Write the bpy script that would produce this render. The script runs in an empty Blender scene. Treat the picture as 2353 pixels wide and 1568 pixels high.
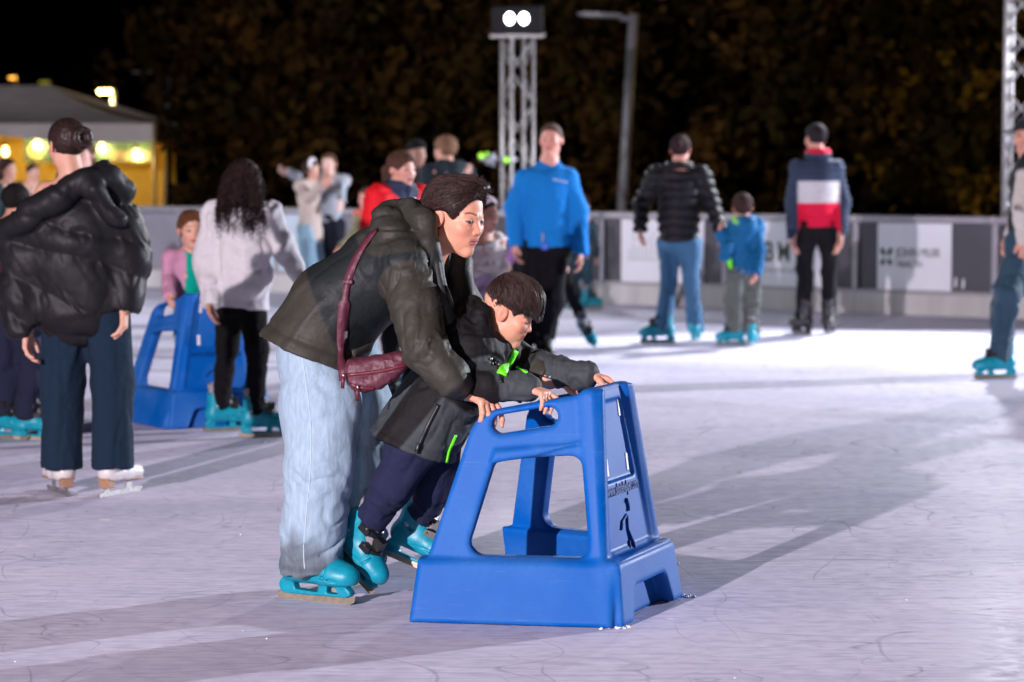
import bpy, math, random
import numpy as np
from mathutils import Matrix, Vector
from mathutils.bvhtree import BVHTree
random.seed(7)
RNG = np.random.default_rng(11)
R = math.radians
SC = bpy.context.scene
COL = SC.collection

# ------------------------------------------------------------------ camera
CAM_H, FPX, CX, CY, HORIZON = 1.42, 5556.0, 1176.5, 784.0, 375.0
PITCH = math.atan((CY - HORIZON) / FPX)
cam = bpy.data.cameras.new('camera')
cam.lens, cam.sensor_width, cam.clip_start, cam.clip_end = 85.0, 36.0, 0.1, 600.0
cam.dof.use_dof = True
cam.dof.focus_distance = 7.72
cam.dof.aperture_fstop = 3.0
camo = bpy.data.objects.new('camera', cam)
COL.objects.link(camo)
camo.location = (0, 0, CAM_H)
camo.rotation_euler = (math.pi / 2 - PITCH, 0, 0)
SC.camera = camo

# ------------------------------------------------------------------ night sky
world = bpy.data.worlds.new('World')
SC.world = world
world.use_nodes = True
wn = world.node_tree.nodes
wn.clear()
w_out = wn.new('ShaderNodeOutputWorld')
w_bg = wn.new('ShaderNodeBackground')
w_sky = wn.new('ShaderNodeTexSky')
w_sky.sky_type = 'NISHITA'
w_sky.sun_disc = False
w_sky.sun_elevation = R(-4.0)
w_sky.sun_rotation = R(200)
w_bg.inputs['Strength'].default_value = 0.006
world.node_tree.links.new(w_sky.outputs[0], w_bg.inputs[0])
world.node_tree.links.new(w_bg.outputs[0], w_out.inputs[0])

# floodlight and lamp powers, used by the lamp builders further down
KEY = dict(tower=350, right_mast=3000, front_left=17500, near_side=500, right_side=34000, left_side=2200, street=700, bulb=42)

SC.view_settings.view_transform = 'Standard'
SC.view_settings.look = 'None'
SC.view_settings.exposure = 0.06
SC.view_settings.gamma = 1.0
SC.render.engine = 'CYCLES'
SC.cycles.use_denoising = True
SC.cycles.max_bounces = 6
SC.cycles.diffuse_bounces = 3
SC.cycles.glossy_bounces = 3
SC.cycles.sample_clamp_indirect = 4.0
SC.cycles.caustics_reflective = False
SC.cycles.caustics_refractive = False


def ray(x, y):
    """unit-forward direction of the picture point (x, y) on a 2353 px wide print of the photograph"""
    a, b = (x - CX) / FPX, (CY - y) / FPX
    cp, sp = math.cos(PITCH), math.sin(PITCH)
    return np.array([a, cp + b * sp, -sp + b * cp])


def W(x, y, Y):
    d = ray(x, y)
    return np.array([0, 0, CAM_H]) + d * (Y / d[1])


def G(x, y, z=0.0):
    d = ray(x, y)
    return np.array([0, 0, CAM_H]) + d * ((z - CAM_H) / d[2])


# ------------------------------------------------------------------ tags
def tag(o, label=None, cat=None, group=None, kind=None):
    for k, v in (('label', label), ('category', cat), ('group', group), ('kind', kind)):
        if v:
            o[k] = v
    return o


def link(name, data, parent=None):
    o = bpy.data.objects.new(name, data)
    COL.objects.link(o)
    if parent is not None:
        o.parent = parent
    return o


def empty(name, loc=(0, 0, 0), rz=0.0):
    o = link(name, None)
    o.location = loc
    o.rotation_euler = (0, 0, rz)
    o.empty_display_size = 0.1
    return o


def copy_tree(o, parent=None):
    c = o.copy()
    COL.objects.link(c)
    c.parent = parent
    for ch in list(o.children):
        copy_tree(ch, c)
    return c


# ------------------------------------------------------------------ noise
def vnoise(p):
    p = np.asarray(p, np.float64)
    i = np.floor(p).astype(np.int64)
    f = p - i
    u = f * f * f * (f * (f * 6 - 15) + 10)

    def h(dx, dy, dz):
        n = ((i[:, 0] + dx) * 374761393 + (i[:, 1] + dy) * 668265263 + (i[:, 2] + dz) * 1274126177) & 0xffffffff
        n = ((n ^ (n >> 13)) * 1103515245) & 0xffffffff
        n = ((n ^ (n >> 16)) * 2246822519) & 0xffffffff
        return ((n ^ (n >> 15)) & 0xffffff) / float(0xffffff)
    x, y, z = u[:, 0], u[:, 1], u[:, 2]
    a = h(0, 0, 0) * (1 - x) + h(1, 0, 0) * x
    b = h(0, 1, 0) * (1 - x) + h(1, 1, 0) * x
    c = h(0, 0, 1) * (1 - x) + h(1, 0, 1) * x
    d = h(0, 1, 1) * (1 - x) + h(1, 1, 1) * x
    return (a * (1 - y) + b * y) * (1 - z) + (c * (1 - y) + d * y) * z


def ridge(p):
    return 1 - np.abs(2 * vnoise(p) - 1)


def crease(q, w=0.0):
    # cloth: soft swells, narrow raised folds and narrow valleys
    sw = (vnoise(q * .6 + 11) - .5) * .8
    a = smooth(.50, 1.0, ridge(q + w * .6))
    b = smooth(.60, 1.0, ridge(q * 1.3 + w * .6 + 3.1))
    return sw + .8 * a - .7 * b - .12


def smooth(e0, e1, x):
    t = np.clip((x - e0) / (e1 - e0), 0, 1)
    return t * t * (3 - 2 * t)


def unit(v):
    v = np.asarray(v, float)
    return v / (np.linalg.norm(v) + 1e-12)


# ------------------------------------------------------------------ fast meshes
def mesh_np(name, V, F, mat=None, parent=None, col=None, smooth_shade=True, midx=None):
    """F: (n,3) or (n,4) index array"""
    me = bpy.data.meshes.new(name)
    V = np.ascontiguousarray(V, np.float32)
    F = np.ascontiguousarray(F, np.int32)
    n, k = F.shape
    me.vertices.add(len(V))
    me.vertices.foreach_set('co', V.ravel())
    me.loops.add(n * k)
    me.loops.foreach_set('vertex_index', F.ravel())
    me.polygons.add(n)
    me.polygons.foreach_set('loop_start', np.arange(0, n * k, k, dtype=np.int32))
    if smooth_shade:
        me.polygons.foreach_set('use_smooth', np.ones(n, bool))
    if midx is not None:
        me.polygons.foreach_set('material_index', np.ascontiguousarray(midx, np.int32))
    me.update(calc_edges=True)
    if col is not None:
        at = me.attributes.new('col', 'FLOAT_COLOR', 'POINT')
        c4 = np.ones((len(V), 4), np.float32)
        c4[:, :3] = col
        at.data.foreach_set('color', c4.ravel())
    mats = mat if isinstance(mat, (list, tuple)) else [mat]
    for m in mats:
        if m is not None:
            me.materials.append(m)
    return link(name, me, parent)


class MB:
    """collects simple solids; build() links them as one mesh object"""
    def __init__(s):
        s.v, s.f, s.sm = [], [], []

    def add(s, V, F, sm=False):
        o = len(s.v)
        s.v.extend([tuple(map(float, p)) for p in V])
        for f in F:
            s.f.append(tuple(i + o for i in f))
            s.sm.append(sm)
        return s

    def box(s, c, size, M=None):
        c = np.array(c, float)
        h = np.array(size, float) / 2
        V = []
        for dx in (-1, 1):
            for dy in (-1, 1):
                for dz in (-1, 1):
                    p = np.array([dx, dy, dz]) * h
                    if M is not None:
                        p = M @ p
                    V.append(c + p)
        return s.add(V, [(0, 1, 3, 2), (4, 6, 7, 5), (0, 4, 5, 1), (2, 3, 7, 6), (0, 2, 6, 4), (1, 5, 7, 3)])

    def tube(s, pts, r, n=8, cap=True):
        pts = [np.array(p, float) for p in pts]
        rs = r if isinstance(r, (list, tuple, np.ndarray)) else [r] * len(pts)
        V, F = [], []
        prev = None
        for i, p in enumerate(pts):
            t = unit(pts[min(i + 1, len(pts) - 1)] - pts[max(i - 1, 0)])
            if prev is None:
                a = np.array([0, 0, 1.0]) if abs(t[2]) < .9 else np.array([1.0, 0, 0])
                prev = unit(np.cross(t, a))
            e1 = unit(prev - t * np.dot(prev, t))
            e2 = np.cross(t, e1)
            prev = e1
            for k in range(n):
                an = 2 * math.pi * k / n
                V.append(p + rs[i] * (math.cos(an) * e1 + math.sin(an) * e2))
        for i in range(len(pts) - 1):
            for k in range(n):
                a, b = i * n + k, i * n + (k + 1) % n
                F.append((a, b, b + n, a + n))
        if cap:
            F.append(tuple(range(n))[::-1])
            F.append(tuple((len(pts) - 1) * n + k for k in range(n)))
        return s.add(V, F, True)

    def prism(s, poly, o, e1, e2, e3, d0, d1):
        """polygon in the (e1, e2) plane through o, extruded along e3 from d0 to d1"""
        o, e1, e2, e3 = (np.array(q, float) for q in (o, e1, e2, e3))
        n = len(poly)
        V = [o + a * e1 + b * e2 + d0 * e3 for a, b in poly] + [o + a * e1 + b * e2 + d1 * e3 for a, b in poly]
        F = [tuple(range(n))[::-1], tuple(range(n, 2 * n))]
        F += [(i, (i + 1) % n, n + (i + 1) % n, n + i) for i in range(n)]
        return s.add(V, F)

    def build(s, name, mat, parent=None, bevel=0.0):
        me = bpy.data.meshes.new(name)
        me.from_pydata(s.v, [], s.f)
        me.polygons.foreach_set('use_smooth', s.sm)
        me.update()
        if mat is not None:
            me.materials.append(mat)
        o = link(name, me, parent)
        if bevel:
            m = o.modifiers.new('bevel', 'BEVEL')
            m.width, m.segments, m.limit_method = bevel, 2, 'ANGLE'
        return o


# ------------------------------------------------------------------ signed distance fields
def smin(a, b, k):
    if k <= 0:
        return np.minimum(a, b)
    h = np.clip(.5 + .5 * (b - a) / k, 0, 1)
    return b + (a - b) * h - k * h * (1 - h)


def smax(a, b, k):
    return -smin(-a, -b, k)


def d_ell(x, y, z, rx, ry, rz):
    k0 = np.sqrt((x / rx) ** 2 + (y / ry) ** 2 + (z / rz) ** 2)
    k1 = np.sqrt((x / rx ** 2) ** 2 + (y / ry ** 2) ** 2 + (z / rz ** 2) ** 2) + 1e-6
    return k0 * (k0 - 1) / k1


def d_caps(x, y, z, a, b, ra, rb, fd=None, ff=1.0):
    ax, ay, az = a
    bx, by, bz = b[0] - ax, b[1] - ay, b[2] - az
    bb = bx * bx + by * by + bz * bz + 1e-12
    px, py, pz = x - ax, y - ay, z - az
    t = np.clip((px * bx + py * by + pz * bz) / bb, 0, 1)
    qx, qy, qz = px - t * bx, py - t * by, pz - t * bz
    q = qx * qx + qy * qy + qz * qz
    if fd is not None:
        c = qx * fd[0] + qy * fd[1] + qz * fd[2]
        q = q + c * c * (1 / (ff * ff) - 1)
    return np.sqrt(np.maximum(q, 0)) - (ra + (rb - ra) * t)


def grid_axis(lo, hi, base, fine=()):
    """non-uniform axis: 'base' spacing, finer inside the (a, b, h) spans"""
    out = [lo]
    while out[-1] < hi:
        x = out[-1]
        h = base
        for a, b, s in fine:
            if a - base < x < b:
                h = min(h, s)
        out.append(x + h)
    return np.array(out, np.float32)


class Field:
    def __init__(s, lo, hi, vox, fine=()):
        """fine: list of (centre, radius, voxel) boxes"""
        s.ax = [grid_axis(lo[i], hi[i], vox, [(c[i] - r, c[i] + r, v) for c, r, v in fine]) for i in range(3)]
        s.d = np.full([len(a) for a in s.ax], 1.0, np.float32)

    def sub(s, lo, hi):
        sl, g = [], []
        for i in range(3):
            a = int(np.searchsorted(s.ax[i], lo[i]))
            b = int(np.searchsorted(s.ax[i], hi[i]))
            a, b = max(a - 1, 0), min(b + 1, len(s.ax[i]))
            if b <= a:
                return None
            sl.append(slice(a, b))
            sh = [1, 1, 1]
            sh[i] = b - a
            g.append(s.ax[i][a:b].reshape(sh))
        return tuple(sl), g

    def caps(s, a, b, ra, rb=None, k=.02, fd=None, ff=1.0, op='u'):
        rb = ra if rb is None else rb
        a, b = np.asarray(a, float), np.asarray(b, float)
        m = max(ra, rb) + max(k, .01) * 1.5 + .03
        q = s.sub(np.minimum(a, b) - m, np.maximum(a, b) + m)
        if q is None:
            return s
        sl, (x, y, z) = q
        d = d_caps(x, y, z, a, b, ra, rb, fd, ff)
        return s.put(sl, d, k, op)

    def put(s, sl, d, k, op='u'):
        if op == 'u':
            s.d[sl] = smin(s.d[sl], d, k)
        elif op == 's':
            s.d[sl] = smax(s.d[sl], -d, k)
        else:
            s.d[sl] = smax(s.d[sl], d, k)
        return s

    def chain(s, pts, rs, k=.02, fd=None, ff=1.0):
        for i in range(len(pts) - 1):
            s.caps(pts[i], pts[i + 1], rs[i], rs[i + 1], k, fd, ff)
        return s

    def ell(s, c, r, k=.02, M=None, op='u'):
        """M: 3x3, columns are the ellipsoid's axes"""
        c = np.asarray(c, float)
        m = max(r) + max(k, .01) * 1.5 + .03
        q = s.sub(c - m, c + m)
        if q is None:
            return s
        sl, (x, y, z) = q
        x, y, z = x - c[0], y - c[1], z - c[2]
        if M is not None:
            x, y, z = (x * M[0][i] + y * M[1][i] + z * M[2][i] for i in range(3))
        return s.put(sl, d_ell(x, y, z, *r), k, op)

    def plane(s, p, n, k=.01, within=None):
        """keep the side the normal points away from; within: (centre, radius) limits the cut"""
        n = unit(n)
        p = np.asarray(p, float)
        if within is None:
            sl = (slice(None),) * 3
            x, y, z = (a.reshape([-1 if i == j else 1 for j in range(3)]) for i, a in enumerate(s.ax))
            d = (x - p[0]) * n[0] + (y - p[1]) * n[1] + (z - p[2]) * n[2]
            return s.put(sl, d, k, 'i')
        c, r = within
        q = s.sub(np.asarray(c) - r, np.asarray(c) + r)
        if q is None:
            return s
        sl, (x, y, z) = q
        d = (x - p[0]) * n[0] + (y - p[1]) * n[1] + (z - p[2]) * n[2]
        b = np.sqrt((x - c[0]) ** 2 + (y - c[1]) ** 2 + (z - c[2]) ** 2) - r
        s.d[sl] = smax(s.d[sl], np.minimum(d, -b), k)
        return s

    def local(s, c, M, h, rad, fn, k, op='u'):
        """fn(x, y, z) gives a distance in the local frame of unit h"""
        c = np.asarray(c, float)
        q = s.sub(c - rad, c + rad)
        if q is None:
            return s
        sl, (x, y, z) = q
        x, y, z = x - c[0], y - c[1], z - c[2]
        lx, ly, lz = ((x * M[0][i] + y * M[1][i] + z * M[2][i]) / h for i in range(3))
        return s.put(sl, (fn(lx, ly, lz) * h).astype(np.float32), k, op)

    def mesh(s):
        return surface_nets(s.d, s.ax)


def surface_nets(D, ax):
    ins = D < 0
    cnt = np.zeros([n - 1 for n in D.shape], np.int8)
    for dx in (0, 1):
        for dy in (0, 1):
            for dz in (0, 1):
                cnt += ins[dx:D.shape[0] - 1 + dx, dy:D.shape[1] - 1 + dy, dz:D.shape[2] - 1 + dz]
    I, J, K = np.nonzero((cnt > 0) & (cnt < 8))
    n = len(I)
    idx = np.full(cnt.shape, -1, np.int32)
    idx[I, J, K] = np.arange(n)
    C = [(a, b, c) for a in (0, 1) for b in (0, 1) for c in (0, 1)]
    val = np.stack([D[I + a, J + b, K + c] for a, b, c in C], 1)
    acc = np.zeros((n, 3))
    num = np.zeros(n)
    for e in range(8):
        for f in range(e + 1, 8):
            df = [C[f][q] - C[e][q] for q in range(3)]
            if sum(map(abs, df)) != 1:
                continue
            va, vb = val[:, e], val[:, f]
            m = (va < 0) != (vb < 0)
            t = np.where(m, va / np.where(m, va - vb, 1), 0)
            for q in range(3):
                acc[:, q] += np.where(m, C[e][q] + t * df[q], 0)
            num += m
    acc /= np.maximum(num, 1)[:, None]
    V = np.empty((n, 3))
    for q, ii in enumerate((I, J, K)):
        a = ax[q]
        V[:, q] = a[ii] + acc[:, q] * (a[ii + 1] - a[ii])
    F = []
    for q in range(3):
        o = [slice(None)] * 3
        p = [slice(None)] * 3
        o[q], p[q] = slice(0, -1), slice(1, None)
        A, B = ins[tuple(o)], ins[tuple(p)]
        E = np.nonzero(A != B)
        u, w = [(1, 2), (2, 0), (0, 1)][q]
        ok = (E[u] > 0) & (E[w] > 0) & (E[u] < D.shape[u] - 1) & (E[w] < D.shape[w] - 1)
        E = [e[ok] for e in E]
        flip = A[tuple(E)]
        quad = []
        for du, dw in ((-1, -1), (0, -1), (0, 0), (-1, 0)):
            c = [e.copy() for e in E]
            c[u] = c[u] + du
            c[w] = c[w] + dw
            quad.append(idx[tuple(c)])
        Q = np.stack(quad, 1)
        Q[~flip] = Q[~flip][:, ::-1]
        F.append(Q)
    F = np.concatenate(F)
    F = F[(F >= 0).all(1)]
    return V, F


def normals(V, F):
    a, b, c = V[F[:, 0]], V[F[:, 1]], V[F[:, 2]]
    fn = np.cross(b - a, c - a)
    if F.shape[1] == 4:
        fn = fn + np.cross(V[F[:, 2]] - a, V[F[:, 3]] - a)
    N = np.zeros_like(V)
    for k in range(F.shape[1]):
        for q in range(3):
            N[:, q] += np.bincount(F[:, k], fn[:, q], len(V))
    return N / (np.linalg.norm(N, axis=1, keepdims=True) + 1e-12)


def seg(P, a, b):
    a, b = np.asarray(a, float), np.asarray(b, float)
    ab = b - a
    t = np.clip(((P - a) @ ab) / (ab @ ab + 1e-12), 0, 1)
    return np.linalg.norm(P - a - t[:, None] * ab, axis=1), t


# ------------------------------------------------------------------ materials
MATS = {}


def mat(name, col=(.5, .5, .5), rough=.6, metal=0.0, spec=.5, attr=False, noise=None, bump=None, sheen=0.0,
        emit=None, sss=0.0, coat=0.0, alpha=1.0, trans=0.0):
    """noise: (scale, amount, (sx,sy,sz)) varies the colour; bump: list of (scale, height, (sx,sy,sz))"""
    if name in MATS:
        return MATS[name]
    m = bpy.data.materials.new(name)
    m.use_nodes = True
    nt = m.node_tree
    N, L = nt.nodes, nt.links
    b = N['Principled BSDF']
    b.inputs['Base Color'].default_value = (*col, 1)
    b.inputs['Roughness'].default_value = rough
    b.inputs['Metallic'].default_value = metal
    b.inputs['Specular IOR Level'].default_value = spec
    if sheen:
        b.inputs['Sheen Weight'].default_value = sheen
        b.inputs['Sheen Roughness'].default_value = .5
    if coat:
        b.inputs['Coat Weight'].default_value = coat
        b.inputs['Coat Roughness'].default_value = .15
    if sss:
        b.inputs['Subsurface Weight'].default_value = sss
        b.inputs['Subsurface Radius'].default_value = (.9, .35, .2)
        b.inputs['Subsurface Scale'].default_value = .008
    if trans:
        b.inputs['Transmission Weight'].default_value = trans
    b.inputs['Alpha'].default_value = alpha
    if emit:
        b.inputs['Emission Color'].default_value = (*emit[0], 1)
        b.inputs['Emission Strength'].default_value = emit[1]
    tc = None

    def coords(sc):
        nonlocal tc
        if tc is None:
            tc = N.new('ShaderNodeTexCoord')
        mp = N.new('ShaderNodeMapping')
        mp.inputs['Scale'].default_value = sc
        L.new(tc.outputs['Object'], mp.inputs[0])
        return mp.outputs[0]
    src = None
    if attr:
        at = N.new('ShaderNodeAttribute')
        at.attribute_name = 'col'
        src = at.outputs['Color']
        L.new(src, b.inputs['Base Color'])
    if noise:
        t = N.new('ShaderNodeTexNoise')
        t.inputs['Scale'].default_value = noise[0]
        t.inputs['Detail'].default_value = 4
        L.new(coords(noise[2]), t.inputs['Vector'])
        r = N.new('ShaderNodeMapRange')
        r.inputs['From Min'].default_value, r.inputs['From Max'].default_value = .25, .75
        r.inputs['To Min'].default_value, r.inputs['To Max'].default_value = 1 - noise[1], 1 + noise[1]
        L.new(t.outputs['Fac'], r.inputs['Value'])
        x = N.new('ShaderNodeMix')
        x.data_type, x.blend_type = 'RGBA', 'MULTIPLY'
        x.inputs['Factor'].default_value = 1
        if src is not None:
            L.new(src, x.inputs[6])
        else:
            x.inputs[6].default_value = (*col, 1)
        L.new(r.outputs[0], x.inputs[7])
        L.new(x.outputs[2], b.inputs['Base Color'])
    if bump:
        prev = None
        for sc, ht, st in bump:
            t = N.new('ShaderNodeTexNoise')
            t.inputs['Scale'].default_value = sc
            t.inputs['Detail'].default_value = 5
            L.new(coords(st), t.inputs['Vector'])
            bp = N.new('ShaderNodeBump')
            bp.inputs['Strength'].default_value = 1
            bp.inputs['Distance'].default_value = ht
            L.new(t.outputs['Fac'], bp.inputs['Height'])
            if prev is not None:
                L.new(prev, bp.inputs['Normal'])
            prev = bp.outputs[0]
        L.new(prev, b.inputs['Normal'])
    MATS[name] = m
    return m


I3 = (1, 1, 1)
SKIN = mat('skin', rough=.48, attr=True, sss=.15, spec=.4, noise=(60, .05, I3), bump=[(250, .0006, I3)])
NYLON = mat('nylon', rough=.55, attr=True, spec=.22, noise=(25, .10, I3), bump=[(24, .0050, (1, .6, 1)), (60, .0014, I3), (300, .0004, I3)])
SOFTSHELL = mat('softshell', rough=.66, attr=True, spec=.14, noise=(40, .10, I3), bump=[(30, .002, I3), (400, .0005, I3)])
PUFFER = mat('puffer_nylon', rough=.5, attr=True, spec=.17, noise=(20, .12, I3), bump=[(26, .003, (1, 1, .6))])
KNIT = mat('knit_cotton', rough=.85, attr=True, spec=.10, sheen=.02, noise=(50, .06, I3), bump=[(22, .010, I3), (300, .001, I3)])
DENIM = mat('denim', rough=.8, attr=True, spec=.2, sheen=.1, noise=(90, .16, (1, 1, .22)), bump=[(20, .008, (1, 1, .45)), (420, .0012, (1, 1, .3))])
HAIR = mat('hair', rough=.7, attr=True, spec=.06, noise=(140, .35, (1, 1, .2)))
HAIR_NEAR = mat('hair_near', rough=.45, attr=True, spec=.24, noise=(140, .4, (1, 1, .2)))
TEAL = mat('teal_shell', (.004, .27, .37), .40, spec=.4, noise=(45, .16, I3), bump=[(9, .003, I3), (120, .0004, I3)])
BLACKSHELL = mat('black_boot', (.015, .014, .016), .45, bump=[(30, .003, I3)])
WHITEBOOT = mat('white_leather', (.62, .58, .58), .45, bump=[(60, .002, I3)])
TAN = mat('tan_heel', (.36, .20, .12), .3)
LINER = mat('grey_liner', (.26, .25, .27), .7, bump=[(80, .002, I3)])
BLACKPLASTIC = mat('black_plastic', (.012, .012, .013), .4)
STEEL = mat('steel', (.30, .29, .29), .45, metal=.7, noise=(40, .3, I3))
RUSTY = mat('worn_blade', (.36, .30, .22), .38, metal=.55, noise=(50, .22, I3))
# ================================================================== the ice and the ground
def ice_material():
    m = bpy.data.materials.new('ice')
    m.use_nodes = True
    nt = m.node_tree
    N, L = nt.nodes, nt.links
    b = N['Principled BSDF']
    tc = N.new('ShaderNodeTexCoord')

    def noise(scale, stretch, rot=0.0, detail=4, dist=0.0, off=0.0):
        mp = N.new('ShaderNodeMapping')
        mp.inputs['Scale'].default_value = stretch
        mp.inputs['Rotation'].default_value = (0, 0, rot)
        mp.inputs['Location'].default_value = (off, off * .7, 0)
        L.new(tc.outputs['Object'], mp.inputs[0])
        t = N.new('ShaderNodeTexNoise')
        t.inputs['Scale'].default_value = scale
        t.inputs['Detail'].default_value = detail
        t.inputs['Distortion'].default_value = dist
        L.new(mp.outputs[0], t.inputs['Vector'])
        return t.outputs['Fac']

    def math_(op, a, bb=None, c=None):
        n = N.new('ShaderNodeMath')
        n.operation = op
        for i, v in enumerate((a, bb, c)):
            if v is None:
                continue
            if isinstance(v, (int, float)):
                n.inputs[i].default_value = v
            else:
                L.new(v, n.inputs[i])
        return n.outputs[0]

    def rng(v, a, c, d, e):
        n = N.new('ShaderNodeMapRange')
        n.interpolation_type = 'SMOOTHSTEP'
        for i, q in enumerate((a, c, d, e)):
            n.inputs[1 + i].default_value = q
        L.new(v, n.inputs[0])
        return n.outputs[0]

    def line(fac, width):
        return rng(math_('ABSOLUTE', math_('SUBTRACT', fac, .5)), 0.0, width, 1.0, 0.0)
    # long curved skate tracks: level lines of slow noise fields, broken up by a mask
    tracks = []
    for i, (sc, st, rot, wd) in enumerate(((.9, (1, 1, 1), .3, .006), (1.3, (1, .6, 1), 1.1, .007), (.7, (.5, 1.4, 1), -.5, .005),
                                           (1.7, (.35, 1.3, 1), .15, .010), (2.2, (.3, 1.6, 1), -.2, .010), (2.6, (.8, .9, 1), .9, .008),
                                           (1.1, (1, .8, 1), 2.1, .006), (1.9, (1, 1, 1), 2.7, .007), (3.1, (.6, 1, 1), 1.6, .012), (1.5, (1.2, .5, 1), .7, .008))):
        ln = line(noise(sc, st, rot, 1.2, .4, 3.7 * i), wd * .5)
        mk = rng(noise(1.3, (1, 1, 1), .5 * i, 2, 0, 9.1 * i + 2), .48, .60, 0, 1)
        tracks.append(math_('MULTIPLY', ln, mk))
    tr = tracks[0]
    for t in tracks[1:]:
        tr = math_('MAXIMUM', tr, t)
    # fine straight scratches in several directions
    fine = []
    for i, (rot, sx, sy) in enumerate(((.15, 2.2, 66), (-.3, 2.6, 80), (.55, 3.0, 62), (-.75, 2.4, 70), (1.2, 3.2, 50), (1.7, 3.0, 44))):
        f = noise(1.0, (sx, sy, 1), rot, 3, .15, 5.3 * i)
        mk = rng(noise(.9, (1, 1, 1), i, 2, 0, 4.4 * i + 1), .34, .58, .12, 1)
        fine.append(math_('MULTIPLY', rng(f, .57, .70, 0, 1), mk))
    fn = fine[0]
    for t in fine[1:]:
        fn = math_('MAXIMUM', fn, t)
    cloud = noise(.55, (1, 1.6, 1), .2, 5, .6)
    frost = noise(14, (1, 1.5, 1), .1, 6, .3)
    mix = N.new('ShaderNodeMix')
    mix.data_type = 'RGBA'
    mix.inputs[6].default_value = (.58, .55, .71, 1)
    mix.inputs[7].default_value = (.80, .76, .90, 1)
    L.new(rng(math_('ADD', math_('MULTIPLY', cloud, .55), math_('MULTIPLY', frost, .45)), .32, .68, 0, 1), mix.inputs[0])
    dark = N.new('ShaderNodeMix')
    dark.data_type = 'RGBA'
    dark.inputs[7].default_value = (.24, .25, .32, 1)
    L.new(mix.outputs[2], dark.inputs[6])
    L.new(math_('MINIMUM', math_('ADD', math_('MULTIPLY', tr, .42), math_('MULTIPLY', fn, .36)), .85), dark.inputs[0])
    # snow dust
    dust = rng(noise(9, (1, 1, 1), 0, 7, .2, 31), .66, .78, 0, .8)
    wh = N.new('ShaderNodeMix')
    wh.data_type = 'RGBA'
    wh.inputs[7].default_value = (.9, .9, .93, 1)
    L.new(dark.outputs[2], wh.inputs[6])
    L.new(dust, wh.inputs[0])
    df = N.new('ShaderNodeBsdfDiffuse')
    gl = N.new('ShaderNodeBsdfGlossy')
    ms = N.new('ShaderNodeMixShader')
    ms.inputs[0].default_value = .02
    L.new(df.outputs[0], ms.inputs[1])
    L.new(gl.outputs[0], ms.inputs[2])
    L.new(ms.outputs[0], N['Material Output'].inputs['Surface'])
    L.new(wh.outputs[2], df.inputs['Color'])
    L.new(rng(frost, .3, .7, .22, .42), gl.inputs['Roughness'])
    bp = N.new('ShaderNodeBump')
    bp.inputs['Strength'].default_value = .8
    bp.inputs['Distance'].default_value = .0005
    h = math_('SUBTRACT', math_('MULTIPLY', frost, .5), math_('ADD', math_('MULTIPLY', tr, .6), math_('MULTIPLY', fn, .45)))
    L.new(math_('ADD', h, math_('MULTIPLY', dust, .5)), bp.inputs['Height'])
    L.new(bp.outputs[0], df.inputs['Normal'])
    N.remove(b)
    return m


BO = np.array([-4.28, 27.8, 0.0])          # a point of the rink boards' foot line
BD = unit([.840, -.542, 0])                # along the boards, towards the right
BN = np.array([BD[1], -BD[0], 0.0])       # towards the camera
BRZ = math.atan2(BD[1], BD[0])


def s_of(px_):
    # position along the boards of a print column
    k = (px_ - CX) / FPX
    return (k * BO[1] - BO[0]) / (BD[0] - BD[1] * k)


def bp_(s, out=0.0, z=0.0):
    return BO + BD * s + BN * out + np.array([0, 0, z])


ASPHALT = mat('asphalt', (.035, .034, .036), .9, noise=(3, .3, I3), bump=[(60, .004, I3)])
MB().add([(-300, -150, -.06), (300, -150, -.06), (300, 450, -.06), (-300, 450, -.06)], [(0, 1, 2, 3)]).build('ground', ASPHALT)['kind'] = 'structure'
pa, pb = bp_(-14), bp_(20)
ice = MB().add([pa, (-24, -30, 0), (30, -30, 0), pb], [(0, 1, 2, 3)]).build('ice', ice_material())
ice['kind'] = 'structure'

# ================================================================== rink boards
ALU = mat('aluminium', (.36, .34, .38), .45, metal=.6, noise=(12, .15, I3))
BOARD = mat('grey_board', (.078, .074, .094), .38, noise=(2.2, .14, I3), bump=[(4, .004, I3)])
BOARD_LIT = mat('grey_board_lit', (.23, .22, .27), .4, noise=(2.2, .14, I3), bump=[(4, .004, I3)])  # light on and through the left boards put into a paler colour
KICK = mat('kick_plate', (.50, .48, .48), .5, noise=(6, .18, (1, 1, .2)))
HB = .93
PL = (s_of(2287) - s_of(1385)) / 3


def board_panel(k, s0, lightened):
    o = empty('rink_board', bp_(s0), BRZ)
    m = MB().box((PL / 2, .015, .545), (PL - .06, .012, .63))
    m.build('panel', BOARD_LIT if lightened else BOARD, o)
    MB().box((PL / 2, 0, HB - .035), (PL - .003, .075, .07)).build('top_rail', ALU, o, .012)
    MB().box((PL / 2, .002, .215), (PL - .062, .05, .035)).build('lower_rail', ALU, o, .006)
    MB().box((0.0, .008, .46), (.055, .062, .838)).build('post', ALU, o, .008)
    MB().box((PL / 2, -.012, .1), (PL - .004, .03, .2)).build('kick_plate', KICK, o, .006)
    return o


def nth(k):
    return ['first', 'second', 'third', 'fourth', 'fifth', 'sixth', 'seventh', 'eighth', 'ninth', 'tenth', 'eleventh', 'twelfth', 'thirteenth'][k]


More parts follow.
